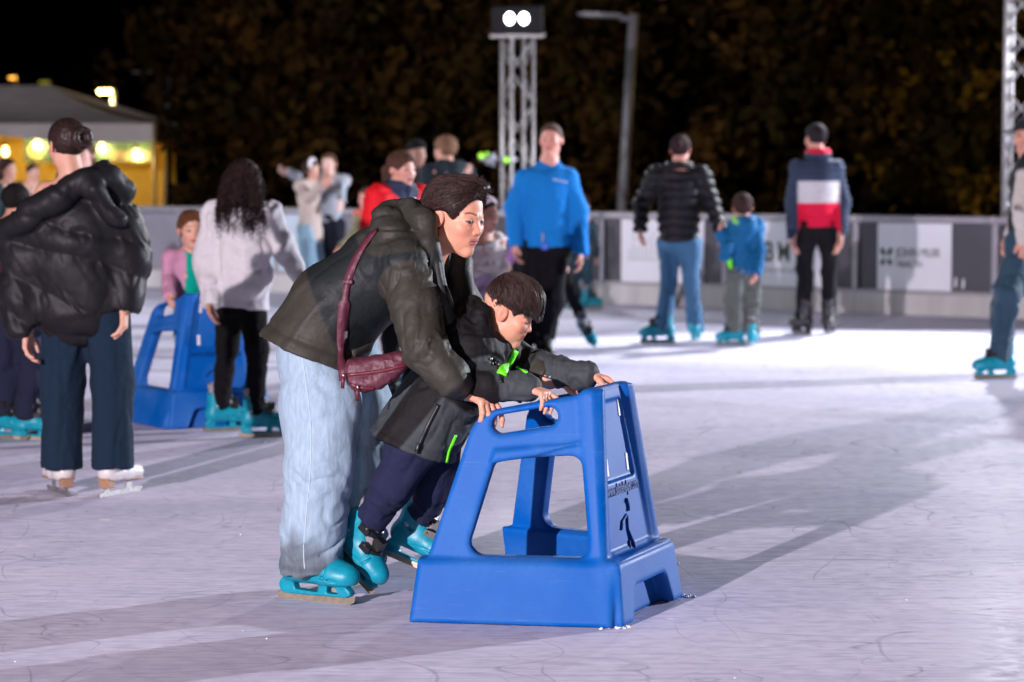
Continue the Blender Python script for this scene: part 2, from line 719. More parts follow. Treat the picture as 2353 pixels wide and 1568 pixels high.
board_spots = [s_of(1385) + PL * k for k in range(-7, 5)]
blabels = {
    -7: 'pale frosted rink board at the picture\'s edge behind the puffer jacket woman',
    -6: 'lightened rink board under the white tent',
    -5: 'lightened rink board between the puffer jacket woman and the small child',
    -4: 'lightened rink board behind the curly haired girl',
    -3: 'lightened rink board behind the two dancing girls',
    -2: 'grey rink board behind the child in the red vest',
    -1: 'grey rink board behind the olive jacket woman\'s head',
    0: 'grey rink board carrying the sign with pale line drawing',
    1: 'grey rink board carrying the BM sign behind the boy in blue',
    2: 'grey rink board carrying the sign with the leaf emblem',
    3: 'grey rink board behind the man in the dark cap',
    4: 'grey rink board past the right truss mast',
}
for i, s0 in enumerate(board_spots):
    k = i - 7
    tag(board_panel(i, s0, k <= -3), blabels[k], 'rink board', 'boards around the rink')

SIGNW = mat('sign_vinyl', (.76, .76, .84), .5, noise=(3, .05, I3))
INK = mat('sign_ink', (.05, .075, .06), .6)
PALEINK = mat('sign_pale_ink', (.42, .46, .46), .6)


def text(body, size, mtl, parent, name, loc, rot=(math.pi / 2, 0, 0), ext=.0015, align="LEFT", sx=1.0, bold=0.0):
    c = bpy.data.curves.new(name, 'FONT')
    c.body, c.size, c.extrude, c.align_x = body, size, ext, align
    c.offset = bold
    c.materials.append(mtl)
    t = bpy.data.objects.new(name, c)
    COL.objects.link(t)
    dg = bpy.context.evaluated_depsgraph_get()
    me = bpy.data.meshes.new_from_object(t.evaluated_get(dg))
    bpy.data.objects.remove(t)
    me.name = name
    o = link(name, me, parent)
    o.location, o.rotation_euler, o.scale = loc, rot, (sx, 1, 1)
    return o


def sign(name, s0, s1, label, z0=.17, z1=.90):
    o = empty(name, bp_(s0, .002), BRZ)
    w = s1 - s0
    MB().box((w / 2, 0, (z0 + z1) / 2), (w, .006, z1 - z0)).build('sheet', SIGNW, o)
    tag(o, label, 'sign', 'sponsor signs on the boards')
    return o, w


sg, w = sign('advertising_sign', s_of(2017), s_of(2187), 'white sponsor sign reading JOHN MUIR HEALTH with four leaf emblem')
text('JOHN MUIR', .118, INK, sg, 'lettering', (.19, -.005, .545), sx=.72, bold=0.0)
text('HEALTH', .092, INK, sg, 'lettering', (.19, -.005, .445), sx=.78)
lf = MB()
for sx in (-1, 1):
    for up in (1, -1):
        pts = []
        L_ = .085 if up > 0 else .07
        for q in range(10):
            a = 2 * math.pi * q / 10
            pts.append((math.cos(a) * .024, math.sin(a) * L_ / 2))
        rot = -sx * up * .42
        pts = [(x * math.cos(rot) - y * math.sin(rot) + sx * .035, x * math.sin(rot) + y * math.cos(rot) + up * .048) for x, y in pts]
        lf.prism(pts, (.09, -.003, .54), (1, 0, 0), (0, 0, 1), (0, -1, 0), 0, .002)
lf.build('leaf_emblem', INK, sg)

sg, w = sign('advertising_sign', s_of(1742), s_of(1905), 'white sponsor sign with big grey BM letters beside the boy in blue')
text('B', .27, INK, sg, 'letter', (.065, -.005, .475), sx=.70, bold=.004)
text('M', .27, INK, sg, 'letter', (.205, -.005, .475), sx=.70, bold=.004)
st = MB()
for i, (a, ww) in enumerate(((.04, .02), (.075, .035), (.125, .05), (.19, .03), (.235, .06), (.31, .025), (.35, .05))):
    st.box((a + ww / 2, -.004, .385), (ww, .002, .032))
st.build('small_print', PALEINK, sg)

sg, w = sign('advertising_sign', s_of(1428), s_of(1618), 'white sponsor sign with pale skyline drawing left of the jeans woman')
ln = MB()
for i, (x0, hgt) in enumerate(((.10, .10), (.14, .16), (.18, .12), (.22, .2), (.27, .15), (.31, .11), (.36, .17), (.42, .13))):
    ln.box((x0, -.004, .46 + hgt / 2), (.010, .002, hgt))
ln.box((.27, -.004, .455), (.40, .002, .010)).box((.22, -.004, .66), (.16, .002, .008))
ln.tube([(.14, -.004, .66), (.16, -.004, .73), (.20, -.004, .76)], .004, 5).tube([(.33, -.004, .62), (.36, -.004, .70), (.40, -.004, .74)], .004, 5)
ln.build('skyline_drawing', PALEINK, sg)
sg, w = sign('advertising_sign', s_of(545), s_of(690), 'pale blue sponsor sheet on the boards left of the dancing girls')
for ch in sg.children:
    ch.data.materials[0] = mat('sign_blue', (.50, .58, .68), .5, noise=(3, .08, I3))
stk = MB()
for q in range(2):
    stk.prism([(-.012, -.04), (.012, -.05), (.016, .03), (0, .05)], (.0, -.004, 0) if q == 0 else (.075, -.004, -.01), (1, 0, 0), (0, 0, 1), (0, -1, 0), 0, .002)
so = empty('sticker', bp_(s_of(2197), .004, .32), BRZ)
stk.build('patches', SIGNW, so)
tag(so, 'two small white tape patches on the board beside the leaf emblem sign', 'sticker')


# ================================================================== truss masts and floodlights
WHITEMETAL = mat('truss_metal', (.40, .385, .39), .45, metal=.4, noise=(8, .12, I3))
HOUSING = mat('lamp_housing', (.006, .006, .008), .6, spec=.2)
LAMPLENS = mat('lamp_lens', (.9, .95, 1), .3, emit=((.93, .98, 1.0), 14.0))
WARMLENS = mat('warm_lens', (1, .8, .4), .3, emit=((1.0, .72, .22), 26.0))


def spot(parent, loc, aim, watts, colr, size=.12, cone=110, blend=.5):
    l = bpy.data.lights.new('floodlight_beam', 'SPOT')
    l.energy, l.color, l.shadow_soft_size, l.spot_size, l.spot_blend = watts, colr, size, R(cone), blend
    o = link('floodlight_beam', l, parent)
    o.location = loc
    d = Vector(aim) - (parent.matrix_world @ Vector(loc) if parent else Vector(loc))
    o.rotation_euler = (parent.rotation_euler.to_matrix().inverted() @ d if parent else d).to_track_quat('-Z', 'Y').to_euler()
    return o


def truss(o, h, half, r, pitch, one_mesh=False):
    cs = [(-half, -half), (half, -half), (half, half), (-half, half)]
    first = None
    for c in cs:
        if first is None:
            first = MB().tube([(0, 0, 0), (0, 0, h)], r, 10).build('leg', WHITEMETAL, o)
            q = first
        else:
            q = first.copy()
            COL.objects.link(q)
            q.parent = o
        q.location = (c[0], c[1], 0)
    n = int(h / pitch)
    if one_mesh:
        m = MB()
        for f in range(4):
            a, b = cs[f], cs[(f + 1) % 4]
            for i in range(n):
                u, v = (a, b) if (i + f) % 2 else (b, a)
                m.tube([(*u, i * pitch), (*v, (i + 1) * pitch)], r * .42, 6)
        m.build('bracing', WHITEMETAL, o)['kind'] = 'stuff'
        return
    sh = {}
    for f in range(4):
        a, b = cs[f], cs[(f + 1) % 4]
        for i in range(n):
            par = (i + f) % 2
            if (f, par) not in sh:
                u, v = (a, b) if par else (b, a)
                sh[(f, par)] = MB().tube([(*u, 0), (*v, pitch)], r * .42, 6).build('brace', WHITEMETAL, o)
                q = sh[(f, par)]
            else:
                q = sh[(f, par)].copy()
                COL.objects.link(q)
                q.parent = o
            q.location = (0, 0, i * pitch)


def flood_head(o, z, aim, watts, colr, lamps, cone=110, lit=True, tilt=.25):
    """two-lamp floodlight on top of a mast; the head turns towards aim"""
    loc = np.array(o.location)
    d = np.array(aim, float) - loc
    hd = empty('floodlight_head')
    hd.parent = o
    hd.location = (0, 0, z)
    yaw = math.atan2(d[1], d[0]) - math.pi / 2 - o.rotation_euler[2]
    hd.rotation_euler = (-tilt, 0, yaw)
    MB().box((0, -.02, .14), (.54, .18, .30)).build('housing', HOUSING, hd, .02)
    MB().box((0, 0, -.02), (.56, .30, .035)).build('plate', WHITEMETAL, hd, .008)
    for bx_ in (-.2, .2):
        MB().tube([(bx_, 0, 0), (bx_, 0, .12)], .018, 8).build('bracket', WHITEMETAL, hd)
    for x in lamps:
        m = MB()
        ring = [(x + .047 * math.cos(a), .071, .16 + .060 * math.sin(a)) for a in [2 * math.pi * q / 20 for q in range(20)]]
        ring2 = [(p[0], .082, p[2]) for p in ring]
        m.add(ring + ring2, [tuple(range(20))[::-1], tuple(range(20, 40))] + [(i, (i + 1) % 20, 20 + (i + 1) % 20, 20 + i) for i in range(20)])
        m.build('lamp', LAMPLENS, hd)
    bpy.context.view_layer.update()
    M = o.matrix_world @ hd.matrix_local if False else hd.matrix_world
    p = M @ Vector((0, .16, .16))
    l = bpy.data.lights.new('floodlight_beam', 'SPOT')
    l.energy, l.color, l.shadow_soft_size, l.spot_size, l.spot_blend = watts, colr, .11, R(cone), .5
    b = link('floodlight_beam', l)
    b.location = p
    b.rotation_euler = (Vector(aim) - p).to_track_quat('-Z', 'Y').to_euler()
    b.parent = hd
    b.matrix_parent_inverse = hd.matrix_world.inverted()


# the mast with the lit floodlight behind the boards
tw = empty('floodlight_mast', tuple(W(1189, 600, 25.6)[:2]) + (0,), .42)
bpy.context.view_layer.update()
truss(tw, 2.74, .125, .020, .34, one_mesh=True)
flood_head(tw, 2.78, (-1.0, 12, 0), KEY['tower'], (.88, .94, 1.0), (-.075, .075), tilt=.12)
arm = empty('stage_light')
arm.location = W(1128, 366, 25.4)
MB().tube([(-.12, 0, 0), (.28, .05, 0)], .02, 8).build('arm', ALU, arm)
MB().tube([(-.06, 0, 0), (.05, 0, -.01)], [.05, .075], 12).build('can', mat('light_can', (.35, .37, .42), .4), arm)
GREENLENS = mat('green_lens', (.3, .8, .05), .3, emit=((.45, 1.0, .03), .8))
for dx, dz, rr in ((-.10, .035, .032), (.165, -.01, .032), (-.04, .06, .016)):
    MB().tube([(dx, -.10, dz), (dx, -.06, dz)], [rr * .8, rr], 14).build('lens', GREENLENS, arm)
tag(tw, 'truss mast behind the boards with two glaring white floodlights on top', 'light mast', 'floodlight masts of the rink')
tag(arm, 'small stage light with green lenses clamped to the floodlight mast', 'stage light')

# the mast at the right edge of the picture, its lamps above the frame
t2 = empty('floodlight_mast', tuple(bp_(s_of(2312), -.32)[:2]) + (0,), BRZ + .18)
bpy.context.view_layer.update()
truss(t2, 4.4, .12, .026, .30)
flood_head(t2, 4.44, (2.1, 17.0, 0), KEY['right_mast'], (.90, .94, 1.0), (-.12, .12), cone=58, tilt=.2)
tag(t2, 'tall white truss mast at the picture\'s right edge behind the boards', 'light mast', 'floodlight masts of the rink')

# further masts of the same kind round the rink, outside the frame: they throw the crossing shadows
for loc, aim, pw, colr, lab in (((-7.6, -7.2), (.2, 9.0, .4), KEY['front_left'], (1.0, .88, .95), 'truss mast with floodlights behind the camera at the near rink corner'),
                                ((-1.6, -9.5), (1.0, 14, .4), KEY['near_side'], (1.0, .92, .96), 'truss mast with floodlights standing behind the camera'),
                                ((20.5, 21.5), (-.5, 9, 0), KEY['right_side'], (.86, .89, 1.0), 'truss mast with floodlights out of frame beside the rink'),
                                ((-9.5, 21), (-2.4, 22.5, .3), KEY['left_side'], (.92, .95, 1.0), 'truss mast with floodlights out of frame left of the tent')):
    t3 = empty('floodlight_mast', (*loc, 0), .3)
    bpy.context.view_layer.update()
    truss(t3, 4.2, .12, .026, .30, one_mesh=True)
    flood_head(t3, 4.24, aim, pw, colr, (-.12, .12), tilt=.2)
    tag(t3, lab, 'light mast', 'floodlight masts of the rink')

# ================================================================== street lamps
GREYPOLE = mat('grey_pole', (.23, .23, .25), .5, metal=.2, noise=(4, .1, I3))


def street_lamp(base, top, arm_end, r, label, head_lit=None, watts=0, colr=(1, .7, .35)):
    base, top, arm_end = map(np.array, (base, top, arm_end))
    o = empty('street_lamp', base)
    MB().tube([(0, 0, 0), top - base], [r * 1.15, r], 12).build('pole', GREYPOLE, o)
    e = arm_end - base
    t = top - base
    j = t + np.array([0, 0, -r * 1.2])
    MB().tube([j, j + (e - t) * .25 + np.array([0, 0, .02])], r * .6, 8).build('arm', GREYPOLE, o)
    a, b = j + (e - t) * .2, j + (e - t)
    d = unit(b - a)
    sd = unit(np.cross(d, (0, 0, 1)))
    hd = MB()
    ww = r * 2.2
    sec = [(0.0, .7), (.5, 1.0), (.85, .9), (1.0, .35)]
    V, F = [], []
    for f_, s_ in sec:
        p = a + (b - a) * f_
        for sx, sz in ((-1, 1), (1, 1), (1, -1), (-1, -1)):
            V.append(p + sd * sx * ww * s_ + np.array([0, 0, sz * r * .55 * s_ + r * .6]))
    for i in range(3):
        for q in range(4):
            F.append((i * 4 + q, i * 4 + (q + 1) % 4, i * 4 + 4 + (q + 1) % 4, i * 4 + 4 + q))
    F += [(3, 2, 1, 0), (12, 13, 14, 15)]
    hd.add(V, F).build('lamp_head', GREYPOLE, o, .01)
    if head_lit:
        p = a + (b - a) * .6 + np.array([0, 0, -r * .3])
        MB().box(p, (ww * 2.2, ww * 2.2, r * 1.1)).build('lens', head_lit, o, .01)
        if watts:
            l = bpy.data.lights.new('lamp_light', 'POINT')
            l.energy, l.color, l.shadow_soft_size = watts, colr, .2
            lo = link('lamp_light', l, o)
            lo.location = p + np.array([0, 0, -.25])
    tag(o, label, 'street lamp', 'street lamps around the rink')
    return o


b0 = W(1420, 480, 31)
street_lamp((b0[0], 31, -.06), W(1456, 32, 31), W(1326, 26, 31), .062, 'unlit grey street lamp with a flat head behind the boards')
b0 = W(388, 470, 52)
street_lamp((b0[0], 52, -.06), W(386, 162, 52), W(300, 163, 52), .05, 'thin dim street lamp in the dark right of the tent')
b0 = W(262, 470, 66)
street_lamp((b0[0], 66, -.06), W(262, 200, 66), W(232, 203, 66), .07, 'distant lit street lamp glowing yellow above the tent roof', WARMLENS, 300)
b0 = W(36, 470, 90)
street_lamp((b0[0], 90, -.06), W(37, 172, 90), W(26, 176, 90), .05, 'faint orange street lamp far off above the tent peak', mat('amber_lens', (1, .5, .1), .3, emit=((1.0, .45, .06), 5.0)))
b0 = W(112, 470, 95)
street_lamp((b0[0], 95, -.06), W(114, 182, 95), W(98, 184, 95), .08, 'dull olive street lamp far off right of the tent peak', mat('olive_lens', (.5, .45, .1), .3, emit=((.5, .42, .05), .5)))
b0 = W(455, 470, 70)
street_lamp((b0[0], 70, -.06), W(458, 200, 70), W(447, 205, 70), .03, 'tiny amber lamp added for a lit leaf in front of the dark trees', MATS['amber_lens'])  # glowing lamp added in place of a small lit leaf
# one off to the right lights the leaves toned lamp-yellow of the nearest tree
street_lamp((9.6, 33.0, -.06), np.array([9.6, 33.0, 5.2]), np.array([8.7, 32.8, 5.2]), .07, 'lit street lamp out of frame beside the right tree', WARMLENS, KEY['street'], (1.0, .62, .18))
street_lamp((-3.2, 47.0, -.06), np.array([-3.2, 47, 1.6]), np.array([-3.6, 46.8, 1.6]), .03, 'low amber path lamp glowing right of the tent pole', MATS['amber_lens'])

# ================================================================== tent
CANVAS = mat('tent_canvas', (.78, .76, .74), .8, noise=(3, .12, I3), bump=[(6, .012, I3)])
LINING = mat('yellow_wall', (.80, .50, .05), .8, noise=(2, .12, I3), bump=[(3, .02, (1, 1, .3))])
BANNERG = mat('green_banner', (.020, .060, .040), .7, noise=(4, .3, I3))
BANNERY = mat('banner_lettering', (.55, .38, .16), .7)
TD = 36.0
sc_ = FPX / TD


def tx(px):
    return (px - CX) / sc_


def tz(py):
    return CAM_H + (HORIZON - py) / sc_


tent = empty('market_tent', (tx(357), TD, 0), .0)
x1, x0 = 0.0, tx(-260) - tx(357)
ze, zv, zp, dp = tz(285), tz(330), tz(188), 4.2
xm = tx(60) - tx(357)
xm0 = xm - .6
roof = MB()
N_ = 9
V, F = [], []
for i in range(N_):          # front slope, sagging a little
    f = i / (N_ - 1)
    for j in range(13):
        g = j / 12
        xe = x0 + (x1 - x0) * g
        xt = (x0 * .55 + xm0 * .45) + (xm - (x0 * .55 + xm0 * .45)) * g if g < 1 else xm
        x = xe + (xt - xe) * f
        sag = -.10 * math.sin(math.pi * f) * (1 + .3 * math.sin(6 * g))
        V.append((x, dp / 2 * f, ze + (zp - ze) * f + sag))
for i in range(N_ - 1):
    for j in range(12):
        a = i * 13 + j
        F.append((a, a + 1, a + 14, a + 13))
roof.add(V, F, True)
V, F = [], []
for i in range(N_):          # right hip
    f = i / (N_ - 1)
    for j in range(7):
        g = j / 6
        sag = -.08 * math.sin(math.pi * f)
        y = dp * g + (dp / 2 - dp * g) * f
        V.append((x1 + (xm - x1) * f, y, ze + (zp - ze) * f + sag))
for i in range(N_ - 1):
    for j in range(6):
        a = i * 7 + j
        F.append((a, a + 1, a + 8, a + 7))
roof.add(V, F, True)
roof.add([(x0, dp, ze), (x1, dp, ze), (xm, dp / 2, zp), (x0 * .55 + xm0 * .45, dp / 2, zp)], [(0, 3, 2, 1)])
roof.build('roof', CANVAS, tent)
vl = MB()
V, F = [], []
for j in range(25):
    g = j / 24
    x = x0 + (x1 - x0) * g
    drop = (zv - ze) * (.55 + .45 * abs(math.cos(g * math.pi * 1.25)))
    V += [(x, -.02 + .015 * math.sin(j * 2.1), ze), (x, -.02 + .03 * math.sin(j * 1.7), ze + drop)]
for j in range(24):
    F.append((2 * j, 2 * j + 1, 2 * j + 3, 2 * j + 2))
vl.add(V, F, True)
V = [(x1, 0, ze), (x1, 0, zv), (x1, dp, zv), (x1, dp, ze)]
vl.add(V, [(0, 1, 2, 3)])
vl.build('valance', CANVAS, tent)
MB().add([(x0, 2.2, 0), (x1, 2.2, 0), (x1, 2.2, ze), (x0, 2.2, ze)], [(0, 1, 2, 3)]).build('back_wall', LINING, tent)
wl = MB()
V, F = [], []
for j in range(15):          # gathered right side curtain, tied back
    g = j / 14
    V += [(-.03 + .04 * math.sin(j * 2.4), 1.55 + .6 * g, ze), (-.12 + .05 * math.sin(j * 2.1), 1.75 + .4 * g, .6), (-.03 + .05 * math.sin(j * 1.9), 1.6 + .55 * g, 0)]
for j in range(14):
    for q in range(2):
        a = 3 * j + q
        F.append((a, a + 1, a + 4, a + 3))
wl.add(V, F, True)
wl.build('side_curtain', mat('tent_curtain', (.62, .50, .32), .8, bump=[(5, .02, (1, 1, .2))]), tent)
for px_ in ((0.0, 0), (0.0, dp), (x0, 0)):
    MB().tube([(px_[0], px_[1], -.06), (px_[0] + .10, px_[1] - .02, 0) if False else (px_[0], px_[1], ze)], .03, 8).build('pole', mat('tent_pole', (.42, .30, .14), .5), tent)
tag(tent, 'white peaked market tent glowing yellow inside behind the boards', 'tent')
bn = empty('hanging_banner', (tx(48), TD + .35, 0))
wb = tx(352) - tx(48)
MB().box((wb / 2, 0, (tz(313) + tz(373)) / 2), (wb, .02, tz(313) - tz(373))).build('cloth', BANNERG, bn)
text('C', .34, BANNERY, bn, 'lettering', (.05, -.012, tz(364)))
text('Y', .30, BANNERY, bn, 'lettering', (.42, -.012, tz(364)))
bb = MB()
for i in range(7):
    bb.box((wb * .68 + i * .085, -.014, tz(359)), (.05, .004, .14))
bb.build('small_print', mat('banner_print', (.25, .20, .12), .7), bn)
tag(bn, 'dark green lettered banner hanging under the tent valance', 'banner')
BULB = mat('bulb_glass', (1, .8, .4), .3, emit=((1.0, .74, .30), 9.0))
for (px_, py_), lab in zip(((12, 349), (85, 334), (233, 341), (313, 356)),
                           ('leftmost round string bulb in the tent opening', 'glowing string bulb above the dark green banner letters',
                            'glowing string bulb right of the woman\'s hair bun', 'glowing string bulb nearest the tent\'s right pole')):
    o = empty('string_bulb', tuple(W(px_, py_, TD + .15)))
    m = MB()
    V, F = [], []
    prof = [(0, -.07), (.035, -.05), (.048, -.008), (.035, .04), (.022, .08)]
    for rr, zz in prof:
        for q in range(12):
            a = 2 * math.pi * q / 12
            V.append((rr * math.cos(a) + 1e-5 * q, rr * math.sin(a), zz))
    for i in range(4):
        for q in range(12):
            F.append((i * 12 + q, i * 12 + (q + 1) % 12, i * 12 + 12 + (q + 1) % 12, i * 12 + 12 + q))
    m.add(V, F, True).build('bulb', BULB, o)
    MB().tube([(0, 0, .075), (0, 0, .15)], .024, 8).tube([(0, 0, .15), (0, 0, ze - o.location[2])], .006, 5).build('socket', BLACKPLASTIC, o)
    l = bpy.data.lights.new('bulb_light', 'POINT')
    l.energy, l.color, l.shadow_soft_size = KEY['bulb'], (1.0, .66, .22), .08
    lo = link('bulb_light', l, o)
    lo.location = (0, .16, -.02)
    tag(o, lab, 'light bulb', 'string bulbs in the tent')

# ================================================================== trees
BARK = mat('bark', (.016, .011, .007), .95, spec=.02, bump=[(30, .02, (1, 1, .2))])
LEAF = [mat('leaf_dark', (.060, .046, .018), .8, attr=True, spec=.03, noise=(2, .35, I3)), None]


def tree(base, h, rad, seed, n, pal, label, low=.7):
    rg = np.random.default_rng(seed)
    o = empty('tree', base)
    tr = MB()
    tips = []
    bend = rg.normal(0, .15, 2)
    tp = [(0, 0, 0), (bend[0] * .4, bend[1] * .4, h * .3), (bend[0], bend[1], h * .62), (bend[0] * 1.4, bend[1] * 1.4, h * .9)]
    tr.tube(tp, [.17, .13, .08, .03], 9)
    for i in range(20):
        z = h * (.12 + .72 * i / 19)
        a = i * 2.4 + rg.uniform(-.4, .4)
        ln_ = rad * (1.05 - .55 * (z / h)) * rg.uniform(.7, 1.1)
        p0 = np.array([bend[0] * z / h, bend[1] * z / h, z])
        p1 = p0 + np.array([math.cos(a) * ln_ * .55, math.sin(a) * ln_ * .55, ln_ * .28])
        p2 = p0 + np.array([math.cos(a) * ln_, math.sin(a) * ln_, ln_ * .30])
        tr.tube([p0, p1, p2], [.045, .028, .01], 5)
        tips += [p1, p2, (p0 + p1) / 2]
    tr.build('trunk', BARK, o)
    tips = np.array(tips)
    nc = 150
    cl = tips[rg.integers(0, len(tips), nc)] + rg.normal(0, .42, (nc, 3)) * np.array([1, 1, .9])
    cl[:, 2] = np.clip(cl[:, 2], low, h)
    tone = rg.uniform(.45, 1.4, nc)
    which = rg.integers(0, len(pal), nc)
    ci = rg.integers(0, nc, n)
    c = cl[ci] + rg.normal(0, .20, (n, 3))
    a = rg.normal(0, 1, (n, 3))
    a /= np.linalg.norm(a, axis=1, keepdims=True)
    b = np.cross(a, rg.normal(0, 1, (n, 3)))
    b /= np.linalg.norm(b, axis=1, keepdims=True) + 1e-9
    s = rg.uniform(.08, .17, (n, 1))
    V = np.stack([c - a * s, c + b * s * .55, c + a * s, c - b * s * .55], 1).reshape(-1, 3)
    F = np.arange(4 * n).reshape(n, 4)
    pc = np.array(pal)[which[ci]] * (tone[ci] * rg.uniform(.7, 1.3, n))[:, None]
    mesh_np('crown', V, F, LEAF[0], o, col=np.repeat(pc, 4, 0), smooth_shade=False)
    tag(o, label, 'tree', 'dark trees behind the rink')


OLIVE = [(.034, .019, .005), (.048, .025, .006), (.024, .018, .005), (.064, .032, .008)]
AMBER_LIT = [(.022, .013, .002), (.016, .010, .002), (.012, .009, .002), (.016, .011, .002), (.12, .065, .005)]  # brightest tone: lamp light on the leaves put into their colour
for i, (px_, d_, h_, r_, pal, lab) in enumerate((
        (545, 41, 6.5, 2.0, OLIVE, 'dark tree right of the tent with ragged thin edge'),
        (720, 35, 7.0, 2.5, OLIVE, 'brown leaved tree above the two dancing girls'),
        (960, 34, 7.5, 2.5, OLIVE, 'dark brown tree left of the lit floodlight mast'),
        (1250, 36, 7.0, 2.4, OLIVE, 'dark tree right behind the floodlight mast'),
        (1500, 35, 7.2, 2.5, OLIVE, 'dark olive tree behind the grey street lamp'),
        (1760, 36, 6.8, 2.4, OLIVE, 'dark tree between the two skaters seen from behind'),
        (1990, 38, 7.0, 2.3, OLIVE, 'very dark tree right of the tricolour jacket man'),
        (2230, 35, 7.4, 2.4, AMBER_LIT, 'tree with amber lit leaves left of the right truss mast'),
        (2480, 34, 7.0, 2.4, AMBER_LIT, 'tree with amber lit leaves at the right picture edge behind the truss'))):
    p = G(px_, 600)
    tree((float((px_ - CX) / FPX * d_), d_, -.06), h_, r_, 40 + i, 5200, pal, lab)
# ================================================================== skating aids
def d_poly(a, b, P):
    """signed distance to a polygon in the plane"""
    P = np.array(P, float)
    n = len(P)
    d = (a - P[0][0]) ** 2 + (b - P[0][1]) ** 2
    s = np.ones(np.broadcast(a, b).shape, np.float32)
    j = n - 1
    for i in range(n):
        ex, ey = P[j] - P[i]
        wx, wy = a - P[i][0], b - P[i][1]
        t = np.clip((wx * ex + wy * ey) / (ex * ex + ey * ey), 0, 1)
        d = np.minimum(d, (wx - ex * t) ** 2 + (wy - ey * t) ** 2)
        c1, c2, c3 = b >= P[i][1], b < P[j][1], ex * wy > ey * wx
        s = np.where((c1 & c2 & c3) | (~c1 & ~c2 & ~c3), -s, s)
        j = i
    return s * np.sqrt(d)


PLASTIC = bpy.data.materials.new('blue_plastic')
PLASTIC.use_nodes = True


def _plastic(m):
    nt = m.node_tree
    N, L = nt.nodes, nt.links
    b = N['Principled BSDF']
    b.inputs['Roughness'].default_value = .33
    b.inputs['Specular IOR Level'].default_value = .10
    tc = N.new('ShaderNodeTexCoord')

    def ns(sc, st, lo, hi, det=6, rot=(0, 0, 0)):
        mp = N.new('ShaderNodeMapping')
        mp.inputs['Scale'].default_value = st
        mp.inputs['Rotation'].default_value = rot
        L.new(tc.outputs['Object'], mp.inputs[0])
        t = N.new('ShaderNodeTexNoise')
        t.inputs['Scale'].default_value = sc
        t.inputs['Detail'].default_value = det
        L.new(mp.outputs[0], t.inputs['Vector'])
        r = N.new('ShaderNodeMapRange')
        r.inputs[1].default_value, r.inputs[2].default_value = lo, hi
        L.new(t.outputs['Fac'], r.inputs[0])
        return r.outputs[0]
    # scuffed, frosted wear on the flats and thin white scratches
    wear = ns(3.6, (1, 1, 1), .40, .66)
    fine = ns(70, (1, 1, 1), -.4, .9)
    scr = ns(9, (1, 1, 22), .66, .76, 3, (.2, .5, 0))
    scr2 = ns(12, (1, 1, 26), .70, .80, 3, (.9, -.4, 0))
    mu = N.new('ShaderNodeMath')
    mu.operation = 'MULTIPLY'
    L.new(wear, mu.inputs[0])
    L.new(fine, mu.inputs[1])
    mx = N.new('ShaderNodeMath')
    mx.operation = 'MAXIMUM'
    L.new(scr, mx.inputs[0])
    L.new(scr2, mx.inputs[1])
    m2 = N.new('ShaderNodeMath')
    m2.operation = 'MULTIPLY_ADD'
    m2.inputs[1].default_value = .16
    L.new(mx.outputs[0], m2.inputs[0])
    m3 = N.new('ShaderNodeMath')
    m3.operation = 'MULTIPLY'
    m3.inputs[1].default_value = .22
    L.new(mu.outputs[0], m3.inputs[0])
    L.new(m3.outputs[0], m2.inputs[2])
    x = N.new('ShaderNodeMix')
    x.data_type = 'RGBA'
    x.inputs[6].default_value = (.0003, .095, .40, 1)
    x.inputs[7].default_value = (.20, .40, .72, 1)
    L.new(m2.outputs[0], x.inputs[0])
    L.new(x.outputs[2], b.inputs['Base Color'])
    rr = N.new('ShaderNodeMapRange')
    rr.inputs[3].default_value, rr.inputs[4].default_value = .42, .62
    L.new(mu.outputs[0], rr.inputs[0])
    L.new(rr.outputs[0], b.inputs['Roughness'])
    bp = N.new('ShaderNodeBump')
    bp.inputs['Distance'].default_value = .00006
    L.new(ns(45, (1, 1, 1), 0, 1), bp.inputs['Height'])
    L.new(bp.outputs[0], b.inputs['Normal'])


_plastic(PLASTIC)
SHADEBLUE = mat('blue_plastic_shade', (.0005, .055, .25), .5, spec=.1)  # darker blue_plastic: shade in the moulded marks put into the colour
H_SP, H_BW, H_TW, H_LEAN, H_TOP = R(13.6), .2825, .15, .095, .72


